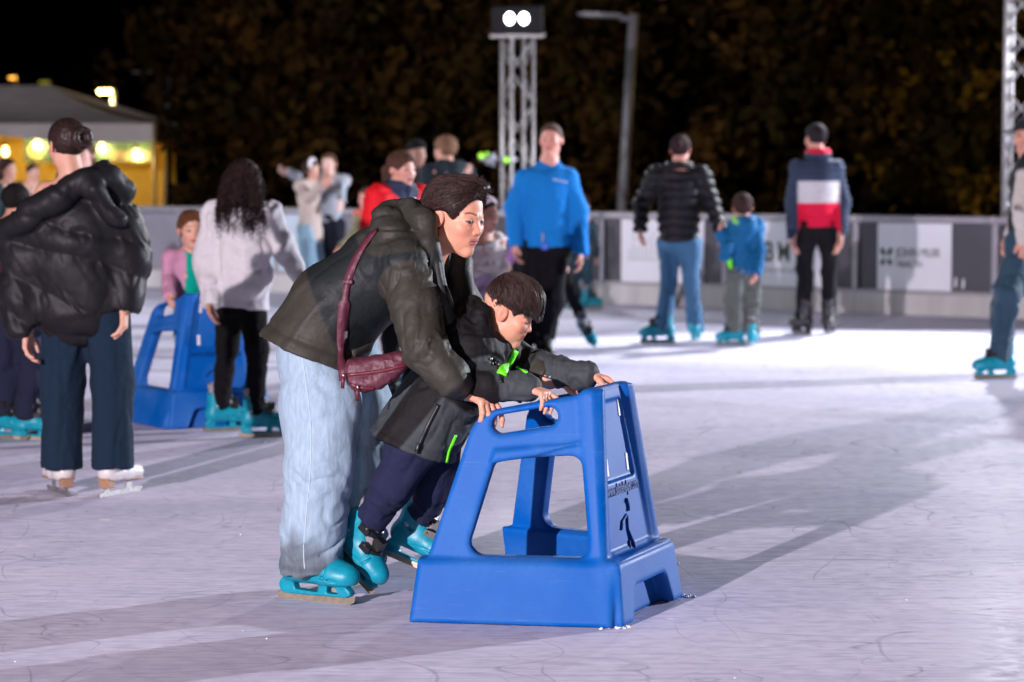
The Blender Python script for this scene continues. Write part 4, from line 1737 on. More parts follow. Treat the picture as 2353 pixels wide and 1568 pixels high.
# ------------------------------------------------------------------ generic skater
def person(label, pos, H, fv, over=None, head_f=None, hp_=0.0, roll=0.0, skin=(.55, .30, .22), lips=(.42, .14, .13), brow=(.05, .035, .025),
           hair=None, top=None, pants=None, skates='rental', vox=.016, extras=None, foot=None, hands_down=True, group='skaters on the rink',
           hscale=.134, feet_up=None, slim=1.0, lower=True, bare=None):
    J = joints(pos, H, fv, over)
    h = H * hscale if H > 1.3 else (.165 + .042 * H)
    hM = facing(*(head_f or fv), hp_, roll)
    for k in 'LR':
        if not isinstance((over or {}).get('ank' + k), np.ndarray):
            J['ank' + k][2] = .15 * sc_of(H)
    if over is None or 'hea' not in over:
        J['hea'] = J['nec'] + np.array([0, 0, .60 * h]) + hM[:, 1] * .03
    f3 = unit((*fv, 0))
    r3 = np.array([f3[1], -f3[0], 0])
    hands = []
    hs = H / 1.72
    for k, sd in (('L', -1), ('R', 1)):
        d = unit(J['wri' + k] - J['elb' + k])
        inward = -r3 * sd
        hands.append(dict(w=J['wri' + k], d=d, n=inward, sc=hs * 1.0, side=1 if np.dot(np.cross(d, inward), f3) > 0 else -1,
                          kw=dict(curl=(.35, .45, .35), thumb=(.5, .3), fr=1.15)))
    fld = body_field(J, H, hM, h, vox, fv, True, hands, .0065, .0065, slim)
    V, F = fld.mesh()
    C = head_color(V, J['hea'], hM, h, skin, lips, brow)
    body = mesh_np('person', V, F, SKIN, None, col=C)
    tag(body, label, 'person', group)
    HH = H / 1.72
    # trousers
    pr = dict(col=(.02, .03, .06), r=(.085, .068, .056), hem=None, mtl=KNIT, disp=folds(.012, 9, (1, 1, .5)), waist=0.0)
    pr.update(pants or {})
    lo = np.minimum.reduce([J[k] for k in ('ankL', 'ankR', 'kneL', 'kneR', 'hipL', 'hipR', 'pel')]) - .18 * HH
    hi = np.maximum.reduce([J[k] for k in ('ankL', 'ankR', 'kneL', 'kneR', 'hipL', 'hipR', 'wai')]) + .18 * HH
    g = Field(lo, hi, vox * .72)
    ra, rb, rc = [q * HH for q in pr['r']]
    g.caps(J['pel'] - np.array([0, 0, .03 * HH]), J['wai'], .135 * HH * slim, .125 * HH * slim, .04, f3, .74)
    for k in 'LR':
        up = unit(J['kne' + k] - J['ank' + k])
        end = J['ank' + k] - up * (.02 if pr['hem'] is None else pr['hem']) * HH
        g.chain([J['hip' + k], J['kne' + k], end - up * .04], [ra, rb, rc], .03)
        g.plane(end, -up, .006, (end - up * .1 * HH, .16 * HH))
    V, F = g.mesh()
    garment(V, F, 'trousers', pr['mtl'], pr['col'], body, pr['disp'])
    # top
    tp = dict(col=(.3, .3, .3), chest=.150, hemr=.150, flat=.72, hem=.0, sl=(.062, .054, .046), mtl=KNIT, disp=folds(.012, 9, (1, 1, .6)),
              collar=.050, prims=None, cuff=.02, neck_up=0.0)
    tp.update(top or {})
    ks = ('wriL', 'wriR', 'elbL', 'elbR', 'shoL', 'shoR', 'pel', 'nec')
    lo = np.minimum.reduce([J[k] for k in ks]) - .24 * HH
    hi = np.maximum.reduce([J[k] for k in ks]) + .22 * HH
    g = Field(lo, hi, vox * .72)
    spine = unit(J['che'] - J['pel'])
    hemp = J['pel'] - spine * (.06 + tp['hem']) * HH
    g.caps(hemp - spine * .10 * HH, J['wai'], tp['hemr'] * HH * slim, tp['chest'] * HH * slim * .96, .03, f3, tp['flat'])
    g.caps(J['wai'], J['che'], tp['chest'] * HH * slim * .96, tp['chest'] * HH * slim, .04, f3, tp['flat'])
    g.caps(J['shoL'], J['shoR'], tp['sl'][0] * HH * 1.04, None, .06)
    g.caps(J['che'], J['nec'] - spine * .01, .12 * HH, .066 * HH, .05, f3, .85)
    for k in 'LR':
        a = unit(J['wri' + k] - J['elb' + k])
        g.chain([J['sho' + k], J['elb' + k], J['wri' + k] + a * tp['cuff'] * HH], [q * HH for q in tp['sl']], .03)
        e = J['wri' + k] + a * (tp['cuff'] + .018) * HH
        g.plane(e, a, .005, (e + a * .06 * HH, .09 * HH))
    g.plane(hemp, -spine, .008, (hemp - spine * .28 * HH, .32 * HH))
    if tp['prims']:
        tp['prims'](g, J, HH, f3, r3, hM, h)
    nk = J['nec'] + np.array([0, 0, tp['neck_up']])
    g.caps(J['nec'] - (J['hea'] - J['nec']) * .05 + np.array([0, 0, tp['neck_up']]), J['hea'], tp['collar'] * HH, .075 * HH, .012, op='s')
    V, F = g.mesh()
    cc = tp['col']
    if callable(cc):
        c0 = cc
        cc = lambda V: c0(V, J, HH, f3, r3)
    dd = tp['disp']
    garment(V, F, tp.get('name', 'jacket'), tp['mtl'], cc, body, dd(J, HH) if tp.get('disp_j') else dd)
    if hair:
        hair(body, J, hM, h, HH)
    if extras:
        extras(body, J, hM, h, HH, f3, r3)
    if skates:
        sc = sc_of(H)
        for k, sd in (('L', -1), ('R', 1)):
            fd = (foot or {}).get(k)
            if fd is None:
                td, up = f3 + r3 * sd * .18, np.array([0, 0, 1.0])
            else:
                td, up = fd
            skate(skates, J['ank' + k] + np.array([0, 0, 0.0]), td, up, sc, body)
    return body, J, hM, h


def sc_of(H):
    HH = H / 1.72
    return .72 + .28 * min(HH, 1.0) if HH > .9 else .5 + .45 * HH


def h_short(col=(.03, .02, .016), grow=.0, plane=((.30, .27), (.75, -.66)), vox=.007, streak=(90, .005)):
    def fn(body, J, M, h, HH):
        hair_mesh(J['hea'], M, h, lambda x, y, z: cap_sdf(x, y, z, grow, plane), h * .75, vox, col, body, streak=streak)
    return fn


def h_long(col=(.03, .02, .016), length=1.0, width=.30, back=.30, vox=.008, streak=(90, .008), front=True):
    def fn(body, J, M, h, HH):
        def sd(x, y, z):
            d = cap_sdf(x, y, z, .01, ears=False)
            ax = np.abs(x)
            e = d_caps(ax, y, z, (.20, -.12, .05), (width * .8, -back * .7, -length), .19, .10)
            e = smin(e, d_caps(ax, y, z, (0, -.25, .05), (0, -back * 1.05, -length * 1.02), .24, .14), .08)
            e = smax(e, y - (.06 - .15 * np.clip(-z, 0, 1)), .04)
            return smin(d, e, .05)
        hair_mesh(J['hea'], M, h, sd, h * (.8 + length), vox, col, body, streak=streak)
    return fn
# ================================================================== the woman and the boy in front
def side_pt(a, z, w, side=-1):
    """a point of the near (-1) or far (+1) side panel of the pushed skating aid, in the world"""
    c, s = math.cos(H_SP), math.sin(H_SP)
    BF, e1 = np.array([0, H_BW, 0]), np.array([-c, s, 0])
    n = unit(np.cross(e1, np.array([-H_LEAN, H_TW, H_TOP]) - BF))
    n = n if n[1] > 0 else -n
    e2 = np.cross(n, e1)
    e2 = e2 if e2[2] > 0 else -e2
    p = BF + e1 * a + e2 * (z / e2[2]) + n * w
    return hp(p[0], side * p[1], p[2])


def ribbon(name, pts, nrm, wid, thick, mtl, parent=None, col=None):
    """flat band through pts; nrm: outward normals; wid: width or list"""
    pts = [np.asarray(p, float) for p in pts]
    V, F = [], []
    n = len(pts)
    for i, p in enumerate(pts):
        t = unit(pts[min(i + 1, n - 1)] - pts[max(i - 1, 0)])
        nn = unit(nrm[i] - t * np.dot(nrm[i], t))
        b = np.cross(t, nn)
        w = (wid[i] if isinstance(wid, (list, tuple)) else wid) / 2
        for sb, sn in ((-1, -.5), (1, -.5), (1, .5), (-1, .5)):
            V.append(p + b * w * sb + nn * thick * sn)
    for i in range(n - 1):
        for q in range(4):
            F.append((4 * i + q, 4 * i + (q + 1) % 4, 4 * i + 4 + (q + 1) % 4, 4 * i + 4 + q))
    F += [(3, 2, 1, 0), tuple(4 * (n - 1) + q for q in range(4))]
    return mesh_np(name, np.array(V), np.array(F), mtl, parent, col=None if col is None else np.tile(np.array(col), (len(V), 1)))


def spline(pts, n=8):
    pts = [np.asarray(p, float) for p in pts]
    out = []
    for i in range(len(pts) - 1):
        p0, p1, p2, p3 = pts[max(i - 1, 0)], pts[i], pts[i + 1], pts[min(i + 2, len(pts) - 1)]
        for k in range(n):
            t = k / n
            out.append(.5 * ((2 * p1) + (p2 - p0) * t + (2 * p0 - 5 * p1 + 4 * p2 - p3) * t * t + (3 * p1 - p0 - 3 * p2 + p3) * t ** 3))
    return out + [pts[-1]]


def bvh_of(V, F):
    return BVHTree.FromPolygons([tuple(v) for v in V], [tuple(int(q) for q in f) for f in F])


def hug(bvh, pix, off):
    """points on a garment's near side, found along lines towards it"""
    P, N = [], []
    for x, y in pix:
        d = Vector(ray(x, y)).normalized()
        loc, nr, _, _ = bvh.ray_cast(Vector((0, 0, CAM_H)), d)
        if loc is None:
            continue
        nr = np.array(nr)
        if np.dot(nr, np.array(d)) > 0:
            nr = -nr
        P.append(np.array(loc) + nr * off)
        N.append(nr)
    return P, N


def woman():
    hM = facing(.83, -.56, 13.0, 0.0)
    h = .243
    hea = W(1006, 502, 7.76) - hM @ np.array([.345, -.045, -.03]) * h
    J = dict(hea=hea, pel=W(715, 778, 7.87), wai=W(790, 700, 7.85), che=W(888, 615, 7.83), nec=W(978, 572, 7.83),
             shoR=W(930, 612, 7.68), elbR=W(975, 800, 7.54), shoL=W(1000, 600, 7.99), elbL=W(1098, 765, 8.02),
             hipR=W(722, 805, 7.79), kneR=W(735, 1060, 7.75), ankR=W(700, 1280, 7.79),
             hipL=W(770, 805, 7.96), kneL=W(828, 1060, 7.97), ankL=W(812, 1270, 7.97))
    kR = side_pt(.408, .668, -.028)
    dR = unit((.60, -.62, -.30))
    J['wriR'] = kR - dR * .084 + np.array([0, 0, .010])
    kL = side_pt(.25, .695, -.028, 1)
    dL = unit((.88, .30, -.18))
    J['wriL'] = kL - dL * .09 + np.array([0, 0, .012])
    fv = (.95, -.31)
    lat = np.array([-.31, -.95, 0])
    hands = [dict(w=J['wriR'], d=dR, n=(-.10, .10, -1), sc=1.02, side=1,
                  kw=dict(curl=((.62, .45, .25), (.75, .55, .3), (.8, .6, .35), (.85, .6, .35)), spread=.20, thumb=(.5, .7))),
             dict(w=J['wriL'], d=dL, n=(0, -.1, -1), sc=1.0, side=-1, kw=dict(curl=(.5, .5, .3), thumb=(.5, .6)))]
    f = body_field(J, 1.62, hM, h, .011, fv, True, hands, .0030, .0030)
    V, F = f.mesh()
    C = head_color(V, hea, hM, h, (.74, .355, .235), (.66, .20, .18), brow=(.07, .045, .035))
    body = mesh_np('person', V, F, SKIN, None, col=C)
    tag(body, 'woman in olive jacket and pale jeans bending over a boy at the skating aid', 'person', 'skaters on the rink')

    # ---- jacket
    spine = unit(J['che'] - J['pel'])
    fb = unit(np.cross(lat, spine))
    lo = np.minimum.reduce([J[k] for k in ('pel', 'wriR', 'wriL', 'shoR', 'elbR', 'elbL')]) - np.array([.34, .22, .30])
    hi = np.maximum.reduce([J[k] for k in ('nec', 'wriR', 'wriL', 'shoL', 'elbL')]) + np.array([.10, .16, .16])
    lo[2] = max(lo[2], .5)
    g = Field(lo, hi, .0062)
    g.caps(W(684, 885, 7.86), W(772, 708, 7.85), .228, .176, .03, fb, .86)
    g.caps(W(775, 705, 7.85), W(888, 618, 7.83), .178, .172, .04, fb, .82)
    g.caps(J['shoR'], J['shoL'], .078, .078, .07)
    g.caps(W(888, 618, 7.83), W(962, 572, 7.83), .135, .085, .05)
    g.chain([J['shoR'], W(952, 700, 7.62), J['elbR'], W(1030, 866, 7.51), J['wriR'] - unit(J['wriR'] - J['elbR']) * .015], [.083, .080, .070, .060, .046], .025)
    g.chain([J['shoL'], J['elbL'], J['wriL'] - unit(J['wriL'] - J['elbL']) * .02], [.078, .066, .047], .025)
    for k in 'RL':
        a = unit(J['wri' + k] - J['elb' + k])
        e = J['wri' + k] - a * .005
        g.plane(e, a, .004, (e + a * .06, .085))
    hn = unit((-.36, 0, -.93))
    g.plane(W(690, 818, 7.7), hn, .008, (W(690, 985, 7.86), .43))
    # hood lying on the back of the neck, collar and front edge
    g.chain([W(893, 500, 7.86), W(945, 478, 7.86)], [.052, .040], .02)
    g.chain([W(889, 510, 7.79), W(902, 560, 7.74), W(950, 590, 7.70), W(992, 612, 7.69)], [.055, .058, .045, .030], .02)
    g.chain([W(945, 482, 7.80), W(975, 510, 7.745), W(985, 560, 7.70), W(1000, 620, 7.68), W(1022, 700, 7.665), W(1040, 780, 7.68), W(1030, 850, 7.69)], [.036, .036, .034, .026, .022, .020, .018], .012)
    g.chain([W(930, 485, 7.92), W(1000, 540, 7.97), W(1050, 610, 7.95), W(1065, 680, 7.90)], [.045, .040, .045, .04], .03)
    g.caps(J['nec'] + (.02, -.01, -.05), hea + hM @ np.array([0, -.05, -.1]) * h, .058, .075, .014, op='s')
    g.caps(W(1035, 600, 7.76), W(1055, 720, 7.76), .040, .034, .02, op='s')
    # pocket flap
    V, F = g.mesh()
    dR_, tR = seg(V, J['shoR'], J['elbR'])
    xz = lambda x, y: W(x, y, 7.72)[[0, 2]]

    def sidel(V, a, b):
        a, b = xz(*a), xz(*b)
        d = b - a
        return ((V[:, 0] - a[0]) * d[1] - (V[:, 2] - a[1]) * d[0]) / np.linalg.norm(d)

    def disp(V):
        n = normals(V, F)
        arm = np.minimum(seg(V, J['shoR'], J['elbR'])[0], seg(V, J['elbR'], J['wriR'])[0])
        ad = unit(J['wriR'] - J['shoR'])
        along = V - np.outer(V @ ad, ad) * .0
        q = np.stack([V @ ad * 22, (V @ np.cross(ad, lat)) * 9, V @ lat * 9], 1)
        wsl = smooth(.11, .08, arm)
        sl = crease(q * np.array([.55, 1, 1]) + V * 9, vnoise(V * 9)[:, None] * 3.2) * .0070
        q2 = np.stack([V @ spine * 7, V @ fb * 13, V @ lat * 7], 1)
        bd = crease(q2 * .9, vnoise(V * 5)[:, None] * 1.6) * .0055
        hood = smooth(.16, .10, np.linalg.norm(V - W(925, 540, 7.78), axis=1))
        hd = crease(V * np.array([11, 11, 17]) + 1.3) * .011
        # drawn-in hem
        hem = (V - W(690, 818, 7.7)) @ hn
        hm = np.exp(-((hem + .05) / .012) ** 2) * -.006
        return wsl * sl + (1 - wsl) * (bd * (1 - hood) + hd * hood) + hm * (1 - wsl)

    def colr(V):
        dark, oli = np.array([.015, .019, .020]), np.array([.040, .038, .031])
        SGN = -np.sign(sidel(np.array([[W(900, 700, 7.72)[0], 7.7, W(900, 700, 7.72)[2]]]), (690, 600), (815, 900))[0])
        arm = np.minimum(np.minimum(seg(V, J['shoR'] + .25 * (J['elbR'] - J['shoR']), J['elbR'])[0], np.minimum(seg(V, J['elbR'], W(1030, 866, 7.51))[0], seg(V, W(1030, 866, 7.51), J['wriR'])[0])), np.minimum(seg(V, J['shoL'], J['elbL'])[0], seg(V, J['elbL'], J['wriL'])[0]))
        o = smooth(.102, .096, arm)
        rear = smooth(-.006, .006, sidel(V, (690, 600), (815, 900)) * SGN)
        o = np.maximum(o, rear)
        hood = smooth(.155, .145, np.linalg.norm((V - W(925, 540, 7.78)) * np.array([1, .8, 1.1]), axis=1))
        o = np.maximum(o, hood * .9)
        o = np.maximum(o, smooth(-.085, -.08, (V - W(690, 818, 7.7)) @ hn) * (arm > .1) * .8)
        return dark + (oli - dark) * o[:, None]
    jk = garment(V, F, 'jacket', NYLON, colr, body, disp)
    jb = bvh_of(V, F)
    # snap buttons and zip on the near front edge, pocket welt
    zp, zn = hug(jb, [(1003, 600), (1012, 650), (1022, 700), (1034, 750)], .004)
    if len(zp) > 1:
        ribbon('front_placket', spline(zp, 4), [zn[min(i // 4, len(zn) - 1)] for i in range(len(zp) * 4 - 3)], .020, .006, NYLON, jk, (.026, .03, .03))
    vt, vn = hug(jb, [(1080, 893), (1098, 902)], .003)
    if len(vt) > 1:
        ribbon('cuff_tab', spline(vt, 4), [vn[0]] * 5, .026, .006, BLACKPLASTIC, jk)
    pk, pn = hug(jb, [(808, 815), (850, 795)], .003)
    if len(pk) > 1:
        ribbon('pocket_flap', spline(pk, 4), [pn[0]] * 5, .030, .008, NYLON, jk, (.05, .047, .04))
    # ---- jeans
    lo = np.minimum.reduce([J[k] for k in ('ankR', 'kneL', 'hipR')]) - .2
    hi = np.maximum.reduce([J[k] for k in ('wai', 'kneL', 'hipL')]) + .2
    lo[2] = .04
    g = Field(lo, hi, .0068)
    g.caps(W(722, 800, 7.87), W(765, 740, 7.86), .150, .130, .04, np.array([1, 0, 0]), .80)
    hemR, hemL = W(716, 1312, 7.79), W(818, 1305, 7.97)
    g.chain([W(728, 810, 7.85), W(737, 930, 7.79), W(735, 1070, 7.76), W(722, 1200, 7.78), hemR + (0, 0, -.06)], [.122, .126, .112, .103, .102], .03)
    g.chain([W(785, 800, 7.96), W(825, 930, 7.97), W(830, 1070, 7.98), W(822, 1200, 7.98), hemL + (0, 0, -.06)], [.115, .105, .098, .093, .092], .03)
    g.plane(hemR, (.10, -.0, -1), .005, (hemR + (-.0, -.06, -.10), .16))
    g.plane(hemL, (.0, 0, -1), .005, (hemL + (0, .06, -.10), .15))
    V, F = g.mesh()

    def jd(V):
        q = V * np.array([10, 10, 4.0])
        a = crease(q, vnoise(V * 5)[:, None] * 1.5) * .010
        low = smooth(.62, .25, V[:, 2])
        q2 = np.stack([V[:, 0] * 9 + V[:, 2] * 7, V[:, 1] * 9, V[:, 2] * 13 - V[:, 0] * 6], 1)
        b = crease(q2, vnoise(V * 8 + 3)[:, None] * 1.8) * .0095
        top = smooth(.70, .86, V[:, 2])
        c = (ridge(V * np.array([16, 10, 9]) + 5) - .6) * .006
        return a * (1 - .6 * low) * .6 + b * low + c * top

    def jc(V):
        base = np.array([.31, .42, .52])
        wet = np.array([.135, .17, .20])
        n = vnoise(V * np.array([18, 18, 6]) + 8)
        m = smooth(.24, .15, V[:, 2] + .07 * (n - .5) + .04 * np.sin(V[:, 0] * 30))
        fade = .90 + .22 * vnoise(V * np.array([5, 5, 3]) + 2)
        c = base[None, :] * fade[:, None]
        hem = smooth(.012, .004, np.abs(V[:, 2] - (hemR[2] + .020)))
        return (c * (1 - m[:, None]) + wet * m[:, None]) * (1 - .25 * hem[:, None])
    jn = garment(V, F, 'jeans', DENIM, jc, body, jd)
    bv = bvh_of(V + normals(V, F) * jd(V)[:, None], F)
    sp, sn = hug(bv, spline([(692, 806), (703, 880), (714, 980), (713, 1080), (704, 1180), (698, 1260), (700, 1308)], 8), -.0004)
    m = MB()
    m.tube(sp, .0024, 5)
    so = m.build('side_seam', mat('seam', (.44, .55, .64), .8), jn)
    # ---- cuffs
    for k, hd in (('R', hands[0]), ('L', hands[1])):
        a = unit(J['wri' + k] - J['elb' + k])
        MB().tube([J['wri' + k] - a * .03, J['wri' + k] + a * .012], [.034, .031], 20).tube([J['wri' + k] - a * .006, J['wri' + k] + a * .001], [.0345, .0340], 20).build('cuff', mat('cuff_blue', (.32, .55, .66), .8, bump=[(200, .003, I3)]), body)
    # ---- hair
    tie = np.array([.02, -.46, -.10])

    def sd(x, y, z):
        d = smax(cap_sdf(x, y, z, .022, ((.215, .12), (.92, -.39))), -d_ell(np.abs(x) - .37, y - .02, z + .075, .15, .135, .18), .03)
        d = smax(d, (-.02 - 4 * np.clip(.10 - y, 0, 1) - z) * .6, .06)
        d = smin(d, d_ell(x + .11, y - .10, z - .44, .22, .24, .12), .05)
        d = smin(d, d_caps(x, y, z, (0, -.36, .02), (0, -.50, -.14), .14, .075), .08)
        d = smin(d, d_caps(x, y, z, (0, -.50, -.10), (-.02, -.70, -.02), .070, .060), .03)
        d = smin(d, d_caps(x, y, z, (-.02, -.70, -.02), (-.04, -1.0, -.10), .060, .025), .03)
        d = smin(d, d_caps(np.abs(x), y, z, (.16, -.30, .0), (.10, -.38, -.30), .17, .12), .06)
        return d

    def comb(p):
        v = p - tie
        r_ = np.linalg.norm(v, axis=1)
        return np.stack([np.arctan2(v[:, 0], v[:, 2] + .3) * 2.2, np.arctan2(v[:, 1], v[:, 2] + .5) * 2.2, r_ * .35], 1)
    hb, V, F = hair_mesh(hea, hM, h, sd, h * 1.15, .0044, (.030, .017, .015), body, streak=(70, .0034), comb=comb, mtl=HAIR_NEAR)
    n = normals(V, F)
    p = ((V - hea) @ hM) / h
    rg = np.random.default_rng(4)
    ids = rg.choice(len(V), 4800)
    strands(V, F, V[ids], lambda q: (hea + hM @ tie * h) - q, 8, .013, .0008, hb, (.045, .025, .022), lift=.0016, wob=.14, vary=.7, mtl=HAIR_NEAR)
    tw = hea + hM @ tie * h
    # hairline: edge vertices that face forward
    ed = np.nonzero((p[:, 1] > .02) & ((n @ hM)[:, 1] > .25) & (p[:, 2] < .42))[0]
    edge_hairs(V, F, ed, lambda q: unit(tw - q) * -.9 + hM[:, 1] * .2 - hM[:, 2] * .35, 900, .010, .0006, hb, (.05, .03, .025), seed=8)
    # curly flyaways over the far temple and nape wisps
    fr = [i for i in range(len(V)) if p[i, 2] > .30 and p[i, 0] < .02 and p[i, 1] > -.05]
    if fr:
        m = MB()
        for i in rg.choice(fr, 60):
            q = V[i].copy()
            d = unit(n[i] + rg.normal(0, .5, 3))
            pts = [q]
            for k in range(5):
                d = unit(d + rg.normal(0, .55, 3))
                q = q + d * .004
                pts.append(q)
            m.tube(pts, [.0008] * 5 + [.0003], 3, cap=False)
        m.build('flyaway_curls', mat('hair_dark', (.02, .012, .012), .4), hb)['kind'] = 'stuff'
    m = MB()
    for i in range(0):
        q = hea + hM @ (np.array([.275, .20, .02]) + rg.normal(0, .012, 3) * (1, 2.5, 2)) * h
        q2 = hea + hM @ (np.array([.272, .15, -.16]) + rg.normal(0, .025, 3)) * h
        m.tube([q, (q + q2) / 2 + rg.normal(0, .002, 3), q2], [.0006, .0005, .0002], 3, cap=False)
    for i in range(60):
        q = hea + hM @ (np.array([.0, -.55, -.12]) + rg.normal(0, .03, 3)) * h
        pts = [q]
        d = unit(hM @ np.array([0, -.9, .1]) + rg.normal(0, .25, 3))
        for k in range(5):
            d = unit(d + np.array([0, 0, -.18]) + rg.normal(0, .12, 3))
            q = q + d * .012
            pts.append(q)
        m.tube(pts, [.0011] * 5 + [.0003], 3, cap=False)
    m.build('loose_wisps', MATS.get('hair_dark') or mat('hair_dark', (.02, .012, .012), .4), hb)['kind'] = 'stuff'
    skate('rental', np.array([J['ankR'][0], 7.79, .15]), (.87, -.50, 0), (0, 0, 1), 1.0, body)
    skate('rental', np.array([J['ankL'][0] - .03, 8.0, .15]), (.45, .89, 0), (0, 0, 1), 1.0, body)
    return body, J, jb


WOM, WJ, WBVH = woman()


def bag():
    MAR = mat('maroon_nylon', (.105, .022, .040), .5, noise=(40, .15, I3), bump=[(45, .006, (1, 1, .6)), (300, .0008, I3)])
    root = empty('crossbody_bag', tuple(W(865, 900, 7.60)))
    Yb = 7.60
    pts = [(792, 838), (800, 826), (925, 807), (938, 812), (941, 838), (915, 868), (880, 892), (838, 903), (806, 893), (793, 872)]
    o = W(865, 855, Yb)
    ex = unit((1, -.10, 0))
    P = []
    for x, y in pts:
        q = W(x, y, Yb) - o
        P.append((q[0], q[2]))
    f = Field(o - (.14, .10, .10), o + (.14, .10, .10), .0042)
    q = f.sub(o - 1, o + 1)
    sl, (x, y, z) = q
    a, b, c = x - o[0], z - o[2], y - o[1]
    d2 = d_poly(a + 0 * c + 0 * b, b + 0 * a + 0 * c, P)
    th = .046 - .10 * np.clip(b, -.05, .06) * .25
    d = smax(d2, np.abs(c) - th, .035)
    f.put(sl, d.astype(np.float32), 0)
    V, F = f.mesh()
    rel = V - o
    q2 = np.stack([rel[:, 0] * 30 + rel[:, 2] * 12, rel[:, 1] * 20, rel[:, 2] * 55], 1)
    V = V + normals(V, F) * ((ridge(q2 + vnoise(rel * 30)[:, None]) - .6) * .005)[:, None]
    bo = mesh_np('pouch', V, F, MAR)
    bo.parent = root
    bo.matrix_parent_inverse = Matrix.Translation(root.location).inverted()
    bb = bvh_of(V, F)
    ZIP = mat('maroon_zip', (.13, .015, .025), .4)
    HW = mat('zip_metal', (.6, .58, .55), .3, metal=.9)

    def child(ob):
        ob.parent = root
        ob.matrix_parent_inverse = Matrix.Translation(root.location).inverted()
        return ob
    for pix in ([(796, 862), (840, 858), (890, 850), (938, 836)], [(805, 884), (830, 892), (860, 893)]):
        zp, zn = hug(bb, spline(pix, 5), .0015)
        child(ribbon('zipper', zp, zn, .011, .004, ZIP))
    for x0, y0, x1_, y1_ in ((789, 866, 787, 893), (822, 893, 820, 921)):
        m = MB().tube([W(x0, y0 - 8, 7.545), W(x0, y0 + 1, 7.542)], .0042, 8)
        child(m.build('zip_slider', HW))
        p0, p1 = W(x0, y0, 7.54), W(x1_, y1_, 7.545)
        child(ribbon('zip_pull', [p0, (p0 + p1) / 2, p1], [np.array([0, -1, 0])] * 3, .011, .004, ZIP))
    # strap: from the pouch up the back, over the far shoulder, down the chest
    near = spline([(790, 875), (787, 845), (786, 790), (788, 730), (794, 680), (800, 645), (814, 605), (838, 562), (862, 532)], 5)
    P, N = [], []
    for x, y in near:
        d = Vector(ray(x, y)).normalized()
        loc, nr, _, _ = WBVH.ray_cast(Vector((0, 0, CAM_H)), d)
        if loc is None or y > 835:
            P.append(W(x, y, 7.615))
            N.append(np.array([-.1, -1, 0]))
        else:
            P.append(np.array(loc) + np.array([0, -.008, .003]))
            N.append(np.array(nr) if nr.y < 0 else -np.array(nr))
    # smooth the wrapped line
    for it in range(4):
        P = [P[0]] + [(P[i - 1] + 2 * P[i] + P[i + 1]) / 4 for i in range(1, len(P) - 1)] + [P[-1]]
        N = [N[0]] + [unit(N[i - 1] + 2 * N[i] + N[i + 1]) for i in range(1, len(N) - 1)] + [N[-1]]
    wd = []
    for (x, y) in near:
        wd.append(.030 if y > 800 else (.036 if y > 690 else (.020 if y > 655 else .026)))
    over_ = [W(885, 528, 7.86), W(930, 540, 7.98), W(985, 620, 7.99), W(985, 740, 7.80), W(955, 800, 7.66), W(932, 815, 7.60)]
    P2 = P + spline(over_, 4)
    N2 = N + [np.array([-.2, .1, 1])] * 5 + [np.array([.5, .2, .8])] * 8 + [np.array([.8, -.5, 0])] * (len(P2) - len(N) - 13)
    wd2 = wd + [.026] * (len(P2) - len(wd))
    child(ribbon('strap', P2, N2, wd2, .004, MAR))
    child(MB().box(W(800, 648, 7.655), (.030, .012, .014)).build('strap_slider', MAR, None, .003))
    tag(root, 'maroon nylon crossbody bag hanging at the olive jacket woman\'s hip', 'bag')


bag()


